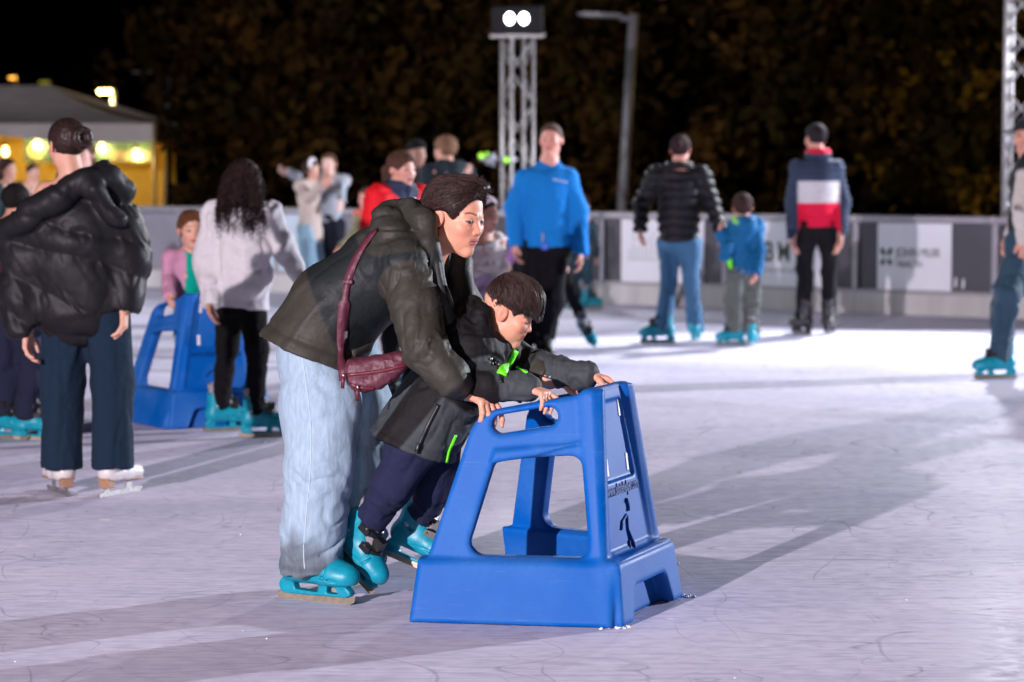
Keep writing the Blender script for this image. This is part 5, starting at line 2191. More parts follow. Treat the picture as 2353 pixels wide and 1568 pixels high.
def boy():
    hM = facing(.985, -.17, 25.0, 0.0)
    h = .206
    hea = W(1154, 722, 7.69) - hM @ np.array([.345, -.045, -.03]) * h
    J = dict(hea=hea, pel=W(965, 985, 7.79), wai=W(1010, 920, 7.78), che=W(1075, 835, 7.77), nec=W(1118, 785, 7.77),
             shoR=W(1080, 805, 7.68), elbR=W(1074, 862, 7.65), shoL=W(1140, 812, 7.89), elbL=W(1225, 848, 7.90),
             hipR=W(960, 1005, 7.77), kneR=W(900, 1118, 7.77), ankR=W(826, 1228, 7.84),
             hipL=W(1000, 1010, 7.88), kneL=W(1005, 1105, 7.92), ankL=W(955, 1212, 8.0))
    sc = .74
    kR = side_pt(.225, .699, -.026)
    dR = unit((.74, -.55, -.26))
    J['wriR'] = kR - dR * .062 + np.array([0, 0, .006])
    kL = side_pt(.13, .716, -.026, 1)
    dL = unit((.93, .05, -.28))
    J['wriL'] = kL - dL * .062 + np.array([0, 0, .010])
    fv = (.97, -.25)
    lat = np.array([-.25, -.97, 0])
    hands = [dict(w=J['wriR'], d=dR, n=(-.05, .05, -1), sc=sc, side=1,
                  kw=dict(curl=((.30, .30, .2), (.75, .5, .3), (.85, .55, .3), (.9, .55, .3)), spread=.28, thumb=(.5, .7), fr=1.08)),
             dict(w=J['wriL'], d=dL, n=(0, -.15, -1), sc=sc, side=-1, kw=dict(curl=(.35, .5, .35), thumb=(.8, .5), fr=1.08))]
    f = body_field(J, 1.12, hM, h, .010, fv, True, hands, .0028, .0028)
    V, F = f.mesh()
    C = head_color(V, hea, hM, h, (.76, .37, .25), (.58, .15, .14), brow=(.06, .04, .03), eyes=False, blush=1.4)
    # lowered lids: one dark lash line
    p = ((V - hea) @ hM) / h
    ll = smooth(.013, .005, np.abs(p[:, 2] + .022 - .05 * (np.abs(np.abs(p[:, 0]) - .135)))) * (np.abs(np.abs(p[:, 0]) - .14) < .06) * (p[:, 1] > .2)
    C = C * (1 - ll[:, None]) + np.array([.03, .018, .015]) * ll[:, None]
    body = mesh_np('person', V, F, SKIN, None, col=C)
    tag(body, 'dark haired boy in black and grey coat leaning on the skating aid', 'person', 'skaters on the rink')
    # ---- coat
    spine = unit(J['che'] - J['pel'])
    fb = unit(np.cross(lat, spine))
    lo = np.minimum.reduce([J[k] for k in ('pel', 'wriR', 'elbR', 'shoR')]) - np.array([.26, .20, .26])
    hi = np.maximum.reduce([J[k] for k in ('nec', 'wriL', 'shoL', 'elbL')]) + np.array([.08, .16, .14])
    g = Field(lo, hi, .0055)
    g.caps(W(938, 1045, 7.79), W(1010, 920, 7.78), .172, .150, .03, fb, .86)
    g.caps(W(1010, 920, 7.78), J['che'], .150, .132, .04, fb, .86)
    g.caps(J['shoR'], J['shoL'], .068, .068, .06)
    g.caps(J['che'], J['nec'], .11, .078, .05)
    g.chain([J['shoR'], J['elbR'], W(1122, 886, 7.585), J['wriR'] - unit(J['wriR'] - J['elbR']) * .004], [.074, .064, .055, .042], .03)
    g.chain([J['shoL'], J['elbL'], J['wriL'] - unit(J['wriL'] - J['elbL']) * .004], [.070, .060, .043], .03)
    for k in 'RL':
        a = unit(J['wri' + k] - J['elb' + k])
        e = J['wri' + k] - a * .004
        g.plane(e, a, .004, (e + a * .05, .07))
        c_ = J['wri' + k] - a * .028
        g.caps(c_, c_ + a * .02, .049, .048, .006)
    hn = unit((-.36, 0, -.93))
    hp0 = W(955, 1040, 7.7)
    g.plane(hp0, hn, .008, (W(925, 1110, 7.79), .30))
    # hood and standing collar
    g.chain([W(1042, 735, 7.80), W(1050, 775, 7.68), W(1095, 800, 7.655)], [.060, .056, .042], .025)
    g.chain([W(1042, 735, 7.80), W(1085, 712, 7.82)], [.055, .038], .02)
    g.chain([W(1085, 705, 7.80), W(1106, 725, 7.70), W(1114, 775, 7.675), W(1140, 830, 7.68), W(1150, 872, 7.69)], [.034, .034, .032, .026, .022], .012)
    g.chain([W(1085, 705, 7.86), W(1130, 770, 7.88), W(1172, 800, 7.84), W(1180, 815, 7.80)], [.034, .032, .026, .022], .015)
    g.caps(J['nec'] + (.015, 0, -.02), hea + hM @ np.array([0, -.06, -.1]) * h, .052, .066, .012, op='s')
    V, F = g.mesh()
    ad = unit(J['wriR'] - J['elbR'])

    def disp(V):
        arm = np.minimum(seg(V, J['elbR'], J['wriR'])[0], seg(V, J['elbL'], J['wriL'])[0])
        ws = smooth(.09, .07, arm)
        q = np.stack([V @ ad * 26, V @ lat * 8, V[:, 2] * 8], 1)
        a = crease(q * .7, vnoise(V * 10)[:, None] * 1.6) * .008 + crease(V * 34) * .002
        cu = smooth(.07, .03, np.linalg.norm(V - (J['wriR'] - ad * .06), axis=1)) * (ridge(V * np.array([60, 20, 60])) - .5) * .008
        q2 = np.stack([V @ spine * 8, V @ fb * 10, V @ lat * 8], 1)
        b = crease(q2, vnoise(V * 7)[:, None]) * .006 + crease(V * 30 + 2) * .0015
        hd = smooth(.15, .10, np.linalg.norm(V - W(1060, 760, 7.74), axis=1)) * crease(V * 16 + 3) * .010
        hem = (V - hp0) @ hn
        return ws * a + cu + (1 - ws) * (b + hd) + np.exp(-((hem + .03) / .008) ** 2) * -.004

    def colr(V):
        blk, gry = np.array([.010, .0095, .0105]), np.array([.056, .064, .070])
        t = (V - J['pel']) @ spine
        pr = (V - J['pel']) @ fb * (1 if fb[0] > 0 else -1)
        g_ = np.maximum(smooth(-.075, -.085, pr + .02 * t), smooth(.014, .022, pr - .05 * t))
        g_ = g_ * smooth(.17, .155, t + .1 * pr)
        dE, tE = seg(V, J['elbR'], J['wriR'])
        dS, tS = seg(V, J['shoR'], J['elbR'])
        slv = (smooth(.080, .074, dE)) * smooth(-.012, .0, -(V[:, 2] - (J['elbR'][2] + .045) - .25 * (V[:, 0] - J['elbR'][0])))
        dL_, tL = seg(V, J['elbL'], J['wriL'])
        dL2, _ = seg(V, J['shoL'], J['elbL'])
        slv = np.maximum(slv, smooth(.068, .060, np.minimum(dL_, dL2)))
        g_ = np.maximum(g_ * (dE > .078) * (dL_ > .066), slv)
        hood = smooth(.135, .125, np.linalg.norm(V - W(1065, 765, 7.73), axis=1))
        g_ = g_ * (1 - hood)
        lowband = smooth(-.008, .008, V[:, 2] - 0) * 0
        return blk + (gry - blk) * g_[:, None]
    ct = garment(V, F, 'coat', SOFTSHELL, colr, body, disp)
    cb = bvh_of(V + normals(V, F) * disp(V)[:, None], F)
    NEON = mat('neon_green', (.16, .95, .01), .5)

    def strip(name, pix, wid, mtl, off=.002, th=.004, n=5):
        P, N = hug(cb, spline(pix, n), off)
        if len(P) > 2:
            for it in range(2):
                N = [N[0]] + [unit(N[i - 1] + N[i] + N[i + 1]) for i in range(1, len(N) - 1)] + [N[-1]]
            return ribbon(name, P, N, wid, th, mtl, ct)
    strip('neon_zip_flap', [(1182, 806), (1170, 832), (1152, 862)], .032, NEON, .004, .010)
    strip('neon_piping', [(1186, 842), (1210, 858)], .008, NEON)
    strip('neon_piping', [(1047, 1000), (1034, 1030), (1026, 1062)], .010, NEON)
    strip('neon_piping', [(1019, 768), (1027, 785)], .012, NEON)
    strip('pocket_zip', [(1008, 930), (985, 975), (962, 1026)], .013, BLACKPLASTIC)
    strip('zip_pull', [(963, 1018), (955, 1040)], .014, BLACKPLASTIC, .008, .008)
    strip('front_zip', [(1140, 830), (1150, 858), (1152, 880)], .012, BLACKPLASTIC)
    for x, y in ((1127, 825), (1129, 836)):
        P, N = hug(cb, [(x, y)], .002)
        if P:
            MB().tube([P[0] - N[0] * .003, P[0] + N[0] * .004], .005, 10).build('snap_button', STEEL, ct)
    # ---- trousers
    lo = np.minimum.reduce([J[k] for k in ('ankR', 'ankL', 'kneR')]) - .14
    hi = np.maximum.reduce([J[k] for k in ('wai', 'kneL', 'hipL', 'ankL')]) + .14
    g = Field(lo, hi, .0064)
    g.caps(J['pel'], J['wai'], .12, .10, .04)
    for k, rr in (('R', (.092, .068, .052)), ('L', (.090, .066, .050))):
        up = unit(J['kne' + k] - J['ank' + k])
        e = J['ank' + k] + up * .045
        g.chain([J['hip' + k], J['kne' + k], e], rr, .03)
        g.plane(e, -up, .006, (e - up * .07, .11))
    V, F = g.mesh()

    def pd(V):
        low = smooth(.42, .24, V[:, 2])
        ax = unit(J['kneR'] - J['ankR'])
        q = np.stack([V @ ax * 26, V @ lat * 9, V @ np.cross(ax, lat) * 9], 1)
        return crease(V * 9 + 4) * .008 + low * crease(q * .8, vnoise(V * 9)[:, None]) * .010
    garment(V, F, 'trousers', KNIT, (.018, .022, .055), body, pd)
    for k in 'RL':
        a = unit(J['wri' + k] - J['elb' + k])
        MB().tube([J['wri' + k] - a * .03, J['wri' + k] + a * .010], [.028, .025], 18).build('cuff', mat('cuff_white', (.62, .66, .72), .8, bump=[(200, .003, I3)]), body)
    # ---- hair
    whorl = np.array([.05, -.30, .42])

    def sd(x, y, z):
        ax = np.abs(x)
        d = d_ell(ax, y - .01, z - .180, .350, .468, .445)
        zl = np.interp(y, [-.6, -.36, -.22, -.08, .06, .12, .20, .30, .38, .52], [-.06, -.12, -.22, -.22, -.04, -.02, .11, .21, .19, .12]).astype(np.float32)
        d = smax(d, (zl + .032 * np.sin(x * 23) + .020 * np.sin(x * 47 + 1) + .018 * np.sin(y * 40) - z) * .8, .03)
        d = smax(d, -d_ell(ax - .37, y + .02, z + .05, .13, .105, .155), .03)
        # cropped closer at the nape and the sides
        return d + np.clip(.20 - z, 0, 1) * .22 * smooth(.34, .22, y)
    def comb(p):
        v = p - whorl
        return np.stack([np.arctan2(v[:, 0], v[:, 1]) * 2.4, np.linalg.norm(v, axis=1) * .4, p[:, 2] * .2], 1)
    def fade(p, c):
        m = smooth(.10, -.12, p[:, 2] + .12 * smooth(.1, .35, p[:, 1]))[:, None] * .40
        return c * (1 - m) + np.array([.26, .16, .12]) * m
    hb, V, F = hair_mesh(hea, hM, h, sd, h * .85, .0040, (.032, .019, .017), body, streak=(45, .0085), comb=comb, tint=fade, mtl=HAIR_NEAR)
    rg = np.random.default_rng(9)
    wc = hea + hM @ whorl * h
    pz = ((V - hea) @ hM)[:, 2] / h
    ids = rg.choice(np.nonzero(pz > .04)[0], 6500)
    fwd = hM[:, 1]
    dn = -hM[:, 2]
    strands(V, F, V[ids], lambda q: unit(q - wc) + fwd * .5 + dn * .25, 6, .010, .0008, hb, (.046, .026, .023), lift=.0020, wob=.22, seed=5, vary=.6, mtl=HAIR_NEAR)
    # fringe tips over the brow and cropped edge hairs
    p = ((V - hea) @ hM) / h
    n = normals(V, F)
    m = MB()
    fr = [i for i in range(len(V)) if p[i, 1] > .22 and p[i, 2] < .32]
    for i in rg.choice(fr, 620):
        q = V[i]
        d = unit(dn * 1.0 + fwd * .35 + rg.normal(0, .22, 3))
        m.tube([q, q + d * .010, q + d * .020 + fwd * -.002], [.0011, .0009, .0003], 3, cap=False)
    m.build('fringe', MATS['hair_dark'], hb)['kind'] = 'stuff'
    zl = np.interp(p[:, 1], [-.6, -.36, -.22, -.08, .06, .12, .20, .30, .38, .52], [-.06, -.12, -.22, -.22, -.04, -.02, .11, .21, .19, .12])
    ed = np.nonzero((p[:, 2] < zl + .09) & (np.abs(p[:, 0]) > .05))[0]
    edge_hairs(V, F, ed, lambda q: dn + fwd * (-.55 if (q - hea) @ fwd < 0 else .1), 2600, .012, .0006, hb, (.045, .028, .024), seed=6)
    # skates
    skate('rental', J['ankR'], (.66, -.42, -.62), (.42, -.25, .87), .84, body)
    skate('rental', J['ankL'], (.90, -.22, -.34), (.25, 0, .95), .84, body)
    return body


boy()
# ================================================================== the other skaters
AWAY, HERE = (0, 1), (0, -1)


def at(px_, D):
    return ((px_ - CX) / FPX * D, D)


def tint_h(*bands):
    """colour by height: (z_from, colour) rising; sleeves may differ"""
    def fn(V, J, HH, f3, r3):
        c = np.tile(np.array(bands[0][1], float), (len(V), 1))
        for z, cc in bands[1:]:
            m = smooth(z - .006, z + .006, V[:, 2])[:, None]
            c = c * (1 - m) + np.array(cc) * m
        return c
    return fn


def arm_mask(V, J, HH, r=.075, ks='LR'):
    d = np.full(len(V), 9.0)
    for k in ks:
        d = np.minimum(d, seg(V, J['sho' + k] * .75 + J['elb' + k] * .25, J['elb' + k])[0])
        d = np.minimum(d, seg(V, J['elb' + k], J['wri' + k])[0])
    return smooth(r * HH + .012, r * HH - .004, d)


def cap_hat(col, brim=True, vox=.008):
    def fn(body, J, M, h, HH):
        def sd(x, y, z):
            d = cap_sdf(x, y, z, .035, ((.33, .20), (.22, -.975)), ears=False)
            if brim:
                b = d_ell(x, y - .52, z - .20 + .10 * np.clip(y - .3, 0, 1), .24, .26, .028)
                d = smin(d, b, .03)
            return d
        hair_mesh(J['hea'], M, h, sd, h * .98, vox, col, body, name='cap', streak=(20, .001), mtl=KNIT)
    return fn


def both(*fs):
    def fn(*a):
        for f in fs:
            f(*a)
    return fn


def hood_lump(col=None, r=.075):
    def fn(g, J, HH, f3, r3, hM, h):
        b = J['nec'] - f3 * .06 * HH
        g.chain([b - r3 * .10 * HH + (0, 0, .01), b - f3 * .035 * HH - (0, 0, .035 * HH), b + r3 * .10 * HH + (0, 0, .01)], [.045 * HH, r * HH, .045 * HH], .03)
    return fn


def collar(r=.03, up=.03):
    def fn(g, J, HH, f3, r3, hM, h):
        for k in range(10):
            a0, a1 = 2 * math.pi * k / 10, 2 * math.pi * (k + 1) / 10
            p = [J['nec'] + (r3 * math.cos(a) * .068 + f3 * math.sin(a) * .062) * HH + np.array([0, 0, up * HH]) for a in (a0, a1)]
            g.caps(p[0], p[1], r * HH, None, .02)
    return fn


# ---- woman in the oversized black puffer, seen from behind
def puffer_woman():
    pos = at(195, 10.3)

    def prims(g, J, HH, f3, r3, hM, h):
        Y = 10.3
        # extra body of the jacket, slipped off the left shoulder
        g.caps(W(165, 560, Y), W(175, 690, Y), .235, .205, .05, f3, .70)
        g.caps(W(60, 560, Y), W(42, 690, Y - .03), .100, .088, .04)
        g.caps(W(45, 700, Y - .03), W(45, 745, Y - .06), .09, .062, .03)
        g.caps(W(266, 500, Y), W(290, 610, Y), .100, .092, .05)
        g.caps(W(290, 610, Y), W(284, 690, Y - .03), .088, .058, .03)
        g.plane(W(120, 468, Y), (-.50, -.05, .86), .02)
        g.chain([W(14, 535, Y - .05), W(70, 495, Y - .12), W(140, 450, Y - .15), W(200, 415, Y - .13), W(240, 402, Y - .08), W(282, 440, Y - .02)],
                [.055, .062, .060, .055, .058, .055], .02)
        g.caps(W(215, 440, Y - .17), W(268, 500, Y - .14), .045, .04, .03)
        g.caps(J['nec'] - r3 * .05 + np.array([0, .02, -.10]), J['hea'], .066, .080, .02, op='s')

    def disp(V):
        d = unit((.30, 0, 1))
        t = (V @ d) / .150 + .55 * (vnoise(V * 5) - .5) + .15
        s_ = np.abs(np.sin(math.pi * t))
        q = (np.abs(s_) ** .8 - .62) * .015
        w = crease(np.stack([V[:, 0] * 15 + V[:, 2] * 8, V[:, 1] * 9, V[:, 2] * 8 - V[:, 0] * 6], 1), vnoise(V * 7)[:, None] * 1.5) * .0065
        return q + w * (1.25 - .8 * s_)

    def hair(body, J, M, h, HH):
        def sd(x, y, z):
            d = smax(cap_sdf(x, y, z, .008, ((.27, .16), (.86, -.51))), -d_ell(np.abs(x) - .37, y - .04, z + .06, .15, .13, .17), .03)
            # twisted bun with a hollow middle
            bx, by, bz = x - .05, y + .60, z - .10
            rr = np.sqrt(bx * bx + bz * bz)
            tor = np.sqrt((rr - .15) ** 2 + (by * .8) ** 2) - .080
            d = smin(d, tor, .03)
            d = smin(d, d_caps(x, y, z, (.03, -.42, .10), (.05, -.52, .10), .13, .10), .03)
            return d

        def comb(p):
            v = p - np.array([.03, -.53, .10])
            a = np.arctan2(v[:, 2], v[:, 0])
            r_ = np.linalg.norm(v, axis=1)
            return np.stack([a * 2 + r_ * 3, r_ * 1.2, p[:, 1]], 1)
        hair_mesh(J['hea'], M, h, sd, h * .9, .0055, (.026, .014, .013), body, streak=(70, .005), comb=comb, mtl=HAIR_NEAR)
    over = dict(ankL=(-.070, 0, .09), ankR=(.070, 0, .09), kneL=(-.066, .01, .3), kneR=(.066, .01, .3), hea=W(152, 334, 10.3), nec=W(172, 430, 10.3), shoL=W(112, 450, 10.3), elbL=W(58, 575, 10.3), wriL=W(62, 755, 10.25),
                shoR=W(240, 450, 10.3), elbR=W(296, 570, 10.3), wriR=W(286, 705, 10.25))

    def ex(body, J, M, h, HH, f3, r3):
        p = [J['shoL'] + np.array([.055, y_, z_]) for y_, z_ in ((-.062, -.03), (-.05, .045), (.0, .072), (.05, .05))]
        ribbon('strap', spline(p, 4), [np.array([0, -.7, .7])] * 13, .012, .004, BLACKPLASTIC, body)
    person('woman with a hair bun in a black puffer slipped off one shoulder', pos, 1.60, (.10, 1), over, (-.60, .80), 4,
           skin=(.62, .33, .24), hair=hair, extras=ex, vox=.013,
           top=dict(col=(.012, .0115, .0135), mtl=PUFFER, chest=.175, hemr=.205, flat=.78, hem=.03, sl=(.085, .098, .080), disp=disp, prims=prims, collar=.05, cuff=.01, name='puffer_jacket'),
           pants=dict(col=(.010, .022, .042), r=(.108, .097, .098), hem=.035, disp=folds(.008, 6, (1.6, 1.6, .5))),
           skates='figure', foot={'L': ((-.50, .87, 0), (0, 0, 1)), 'R': ((.48, .88, 0), (0, 0, 1))})


puffer_woman()


# ---- curly haired girl in the white hoodie
def curly_girl():
    D = 12.6

    def hair(body, J, M, h, HH):
        def sd(x, y, z):
            ax = np.abs(x)
            d = cap_sdf(x, y, z, .09, ears=False)
            e = d_caps(ax, y, z, (.18, -.16, .1), (.38, -.46, -.62), .33, .24)
            e = smin(e, d_caps(ax, y, z, (0, -.25, .1), (0, -.66, -.50), .32, .24), .1)
            e = smax(e, y - .06, .05)
            return smin(d, e, .06)
        hb, V, F = hair_mesh(J['hea'], M, h, sd, h * 1.4, .009, (.020, .011, .012), body, streak=(60, .012))
        rg = np.random.default_rng(2)
        p = ((V - J['hea']) @ M) / h
        n = normals(V, F)
        ids = [i for i in range(len(V)) if p[i, 1] < .12 and p[i, 2] < .36]
        VV, FF, CC = [], [], []
        for i in rg.choice(ids, 620):
            q = V[i] + n[i] * .002
            low = p[i, 2]
            L = rg.uniform(.06, .13) if low > -.3 else rg.uniform(.05, .17)
            r0 = rg.uniform(.006, .011)
            turns = L / rg.uniform(.022, .034)
            ph = rg.uniform(0, 6.28)
            dn = unit(np.array([0, 0, -1]) + n[i] * .12 + rg.normal(0, .10, 3))
            e1 = unit(np.cross(dn, n[i] + .01))
            e2 = np.cross(dn, e1)
            S = int(turns * 7) + 3
            o = len(VV)
            tone = np.array([.026, .014, .015]) * rg.uniform(.6, 1.7)
            for k in range(S):
                t = k / (S - 1)
                a = ph + turns * 2 * math.pi * t
                c = q + dn * L * t + (e1 * math.cos(a) + e2 * math.sin(a)) * r0 * (.4 + .6 * math.sin(math.pi * min(1, t * .9 + .1)))
                rr = .0030 * (1 - .6 * t)
                for j in range(3):
                    b = a + j * 2.094
                    VV.append(c + (e1 * math.cos(b) + dn * math.sin(b)) * rr)
                    CC.append(tone)
            for k in range(S - 1):
                for j in range(3):
                    a_, b_ = o + 3 * k + j, o + 3 * k + (j + 1) % 3
                    FF.append((a_, b_, b_ + 3, a_ + 3))
        ob = mesh_np('curls', np.array(VV), np.array(FF), HAIR, hb, col=np.array(CC))
        ob['kind'] = 'stuff'
    over = dict(ankL=W(505, 905, 12.75), ankR=W(588, 912, 12.5), kneL=W(522, 800, 12.62), kneR=W(590, 800, 12.48), hipL=W(527, 715, 12.6), hipR=W(580, 715, 12.58),
                pel=W(553, 690, 12.6), wai=W(552, 630, 12.6), che=W(555, 560, 12.6), nec=W(560, 478, 12.6), shoL=W(495, 497, 12.6), shoR=W(618, 497, 12.6),
                elbL=W(478, 600, 12.6), wriL=W(482, 690, 12.5), elbR=W(655, 575, 12.62), wriR=W(700, 650, 12.55), hea=W(560, 418, 12.62))
    for k in ('ankL', 'ankR'):
        over[k][2] = .15 * sc_of(1.45)

    person('curly haired girl in a white hoodie and black leggings seen from behind', at(555, D), 1.45, (.15, 1), over, (.15, 1), 0,
           skin=(.48, .25, .18), hair=hair, vox=.013,
           top=dict(col=(.60, .57, .60), mtl=KNIT, chest=.185, hemr=.185, flat=.80, hem=-.01, sl=(.080, .072, .056), prims=hood_lump(),
                    disp=folds(.020, 6.5, (1.3, 1, .8)), name='hoodie'),
           pants=dict(col=(.006, .0055, .0065), r=(.092, .066, .056), disp=folds(.006, 12)),
           foot={'L': ((.90, .42, 0), (0, 0, 1)), 'R': ((.95, .10, 0), (0, 0, 1))})


curly_girl()


# ---- small child in pink behind the second skating aid
def pink_col(V, J, HH, f3, r3):
    lat = np.abs((V - J['che']) @ r3)
    fr = (V - J['che']) @ f3
    m = smooth(.075 * HH, .060 * HH, lat - .10 * np.clip(J['che'][2] - V[:, 2], 0, 1)) * smooth(.0, .02, fr) * (1 - arm_mask(V, J, HH, .07))
    return np.array([.56, .27, .40]) * (1 - m[:, None]) + np.array([.0, .34, .25]) * m[:, None]


cpos = (-1.78, 13.42)
person('small child in pink cardigan and teal shirt holding the second skating aid', cpos, 1.10, (.35, -.94),
       dict(wriR=W(390, 680, 13.2), elbR=W(388, 632, 13.38), wriL=W(505, 690, 13.2), elbL=W(492, 650, 13.4)), (.30, -.95), 2,
       skin=(.66, .36, .26), lips=(.55, .17, .15), hair=h_short((.11, .045, .022), .015, ((.30, .24), (.75, -.66)), streak=(60, .010)),
       top=dict(col=pink_col, chest=.150, hemr=.160, hem=.02, sl=(.068, .062, .052), name='cardigan'),
       pants=dict(col=(.22, .36, .38), mtl=DENIM))

# ---- boy half hidden behind the puffer jacket
person('black haired boy with maroon jacket half hidden behind the puffer jacket woman', at(34, 12.4), 1.33, (.45, .89), None, (.45, .89), 2,
       skin=(.60, .28, .20), hair=h_short((.012, .010, .010), .015),
       top=dict(col=tint_h((0, (.13, .012, .03)), (1.0, (.015, .06, .20))), chest=.165, hemr=.170, mtl=SOFTSHELL),
       pants=dict(col=(.016, .018, .040), r=(.100, .088, .072), disp=folds(.022, 8, (1, 1, .6))),
       foot={'L': ((.75, -.50, 0), (0, 0, 1)), 'R': ((.92, -.2, 0), (0, 0, 1))})
person('dark haired woman at the left picture edge in front of the tent', at(14, 21), 1.48, (.9, -.15), None, (.9, -.25), 0,
       skin=(.50, .27, .20), hair=h_long((.028, .015, .012), .9), top=dict(col=(.018, .035, .04), mtl=SOFTSHELL))
person('dim figure with dark hair standing right of the woman at the left edge', at(76, 26), 1.43, (.6, -.5), None, (.6, -.6), 0,
       skin=(.45, .25, .19), hair=h_short((.02, .014, .012)), top=dict(col=(.03, .025, .03)))
person('brown haired person whose cheek shows just right of the bun woman\'s neck', at(198, 18), 1.61, (-.25, -1), None, (-.3, -1), 0,
       skin=(.68, .42, .36), hair=h_long((.09, .045, .03), .8), top=dict(col=(.05, .05, .06)))

# ---- the two dancing girls by the boards


def headband(body, J, M, h, HH):
    m = MB()
    for k in range(14):
        a0, a1 = math.pi * (k / 14), math.pi * ((k + 1) / 14)
        pts = [J['hea'] + M @ np.array([.375 * math.cos(a), .12 - .10 * math.sin(a), .10 + .44 * math.sin(a)]) * h for a in (a0, a1)]
        m.tube(pts, .10 * h, 6)
    m.build('headband', mat('white_band', (.78, .72, .78), .7), body)


person('girl with a white headband and long beige cardigan facing her friend', at(712, 23.9), 1.47, (.88, -.40),
       dict(wriR=W(738, 428, 23.65), elbR=W(712, 452, 23.75), wriL=W(745, 415, 24.0), elbL=W(725, 445, 24.1)), (.9, -.35), 2,
       skin=(.60, .33, .25), hair=both(h_long((.030, .018, .016), .8), headband),
       top=dict(col=(.44, .36, .33), chest=.160, hemr=.185, hem=.14, sl=(.074, .066, .056), name='cardigan'),
       pants=dict(col=(.20, .32, .42), r=(.100, .086, .086), mtl=DENIM))
person('laughing long haired girl in grey sweater stretching one arm out sideways', at(757, 24.2), 1.53, (-.25, -.97),
       dict(wriR=W(664, 398, 24.3), elbR=W(705, 415, 24.4), wriL=W(784, 462, 23.9), elbL=W(783, 425, 24.1)), (-.15, -1), -2,
       skin=(.72, .48, .42), hair=h_long((.11, .055, .035), 1.15),
       top=dict(col=(.34, .38, .44), chest=.150, hemr=.145, hem=-.04, sl=(.070, .062, .054), name='sweater'),
       pants=dict(col=(.012, .013, .022), r=(.10, .086, .086)))


# ---- rink guard in red
def pony(col, at_=(0, -.42, .05), to=(0, -.72, -.35), r=(.10, .12), **kw):
    def fn(body, J, M, h, HH):
        def sd(x, y, z):
            d = cap_sdf(x, y, z, .012, ((.29, .17), (.86, -.51)))
            mid = tuple((np.array(at_) + np.array(to)) / 2 + np.array([0, -.10, .10]))
            e = smin(d_caps(x, y, z, at_, mid, r[0] * .7, r[1]), d_caps(x, y, z, mid, to, r[1], .05), .05)
            return smin(d, e, .05)
        hair_mesh(J['hea'], M, h, sd, h * 1.05, .0075, col, body, streak=(70, .009))
    return fn


def red_col(V, J, HH, f3, r3):
    d = np.linalg.norm((V - J['nec']) * np.array([1, 1, 1.3]), axis=1)
    m = smooth(.125, .115, d)
    return np.array([.72, .012, .022]) * (1 - m[:, None]) + np.array([.03, .04, .08]) * m[:, None]


def whistle(body, J, M, h, HH, f3, r3):
    p = [J['nec'] + f3 * .075 + r3 * s_ + np.array([0, 0, z]) for s_, z in ((-.05, .01), (-.035, -.05), (-.012, -.10))]
    p2 = [J['nec'] + f3 * a + r3 * s_ + np.array([0, 0, z]) for a, s_, z in ((.14, .02, -.04), (.16, .012, -.13), (.165, .012, -.22))]
    ribbon('lanyard', spline(p2, 4), [f3] * 9, .035, .006, mat('white_band', (.78, .72, .78), .7), body)


person('woman with a ponytail in red jacket with navy collar looking right', at(918, 13.6), 1.505, (.72, -.69), None, (.72, -.69), 3,
       skin=(.64, .34, .27), hair=pony((.075, .038, .028)), extras=whistle, vox=.014,
       top=dict(col=red_col, mtl=SOFTSHELL, chest=.165, hemr=.165, sl=(.082, .072, .056), prims=collar(.04, .02)),
       pants=dict(col=(.01, .01, .012)))


def vest_col(V, J, HH, f3, r3):
    m = arm_mask(V, J, HH, .075)[:, None]
    n = vnoise(V * 22)[:, None]
    camo = np.array([.24, .22, .13]) * (.6 + .8 * n)
    return np.array([.78, .025, .03]) * (1 - m) + camo * m


person('child in red vest with camouflage sleeves reaching one arm out low', at(850, 23), 1.14, (-.2, -1),
       dict(wriR=W(782, 570, 22.8), elbR=W(816, 532, 22.9)), (-.7, -.5), 5,
       skin=(.70, .30, .25), hair=h_short((.09, .05, .045)), top=dict(col=vest_col, chest=.17, hemr=.16, hem=-.06, mtl=SOFTSHELL),
       pants=dict(col=(.04, .10, .15)))
person('man in a black cap and brown coat behind the red jacket woman', at(955, 20.5), 1.63, (.25, -.9), None, (.5, -.8), 0,
       skin=(.34, .19, .14), hair=cap_hat((.008, .008, .010), False), top=dict(col=(.028, .020, .022), chest=.175, mtl=SOFTSHELL))


def emblem(body, J, M, h, HH, f3, r3):
    m = MB()
    c = (J['che'] + J['nec']) / 2 - f3 * .135 - np.array([0, 0, .03])
    V, F = [], []
    for k in range(20):
        a = 2 * math.pi * k / 20
        for rr in (.045, .105):
            V.append(c + (r3 * math.cos(a) + np.array([0, 0, 1]) * math.sin(a)) * rr * HH - f3 * .012)
    for k in range(20):
        a, b = 2 * k, 2 * ((k + 1) % 20)
        F.append((a, b, b + 1, a + 1))
    m.add(V, F).build('round_emblem', mat('grey_print', (.24, .27, .33), .7), body)


person('light haired person in dark hoodie with a grey round emblem on the back', at(1028, 20), 1.66, (-.45, .89), None, (-.75, .55), 5,
       skin=(.62, .34, .26), hair=h_short((.20, .11, .07), .03, ((.30, .20), (.75, -.66)), streak=(60, .010)), extras=emblem,
       top=dict(col=(.022, .032, .040), chest=.170, prims=hood_lump(r=.085), name='hoodie'))


# ---- child in white behind the bending woman
def bonnet(body, J, M, h, HH):
    h_short((.02, .015, .014))(body, J, M, h, HH)
    hair_mesh(J['hea'], M, h, lambda x, y, z: cap_sdf(x, y, z, .05, ((.18, .30), (.86, -.51)), ears=False), h * .85, .008, (.62, .48, .56), body, name='hood', streak=(40, .006), mtl=KNIT)


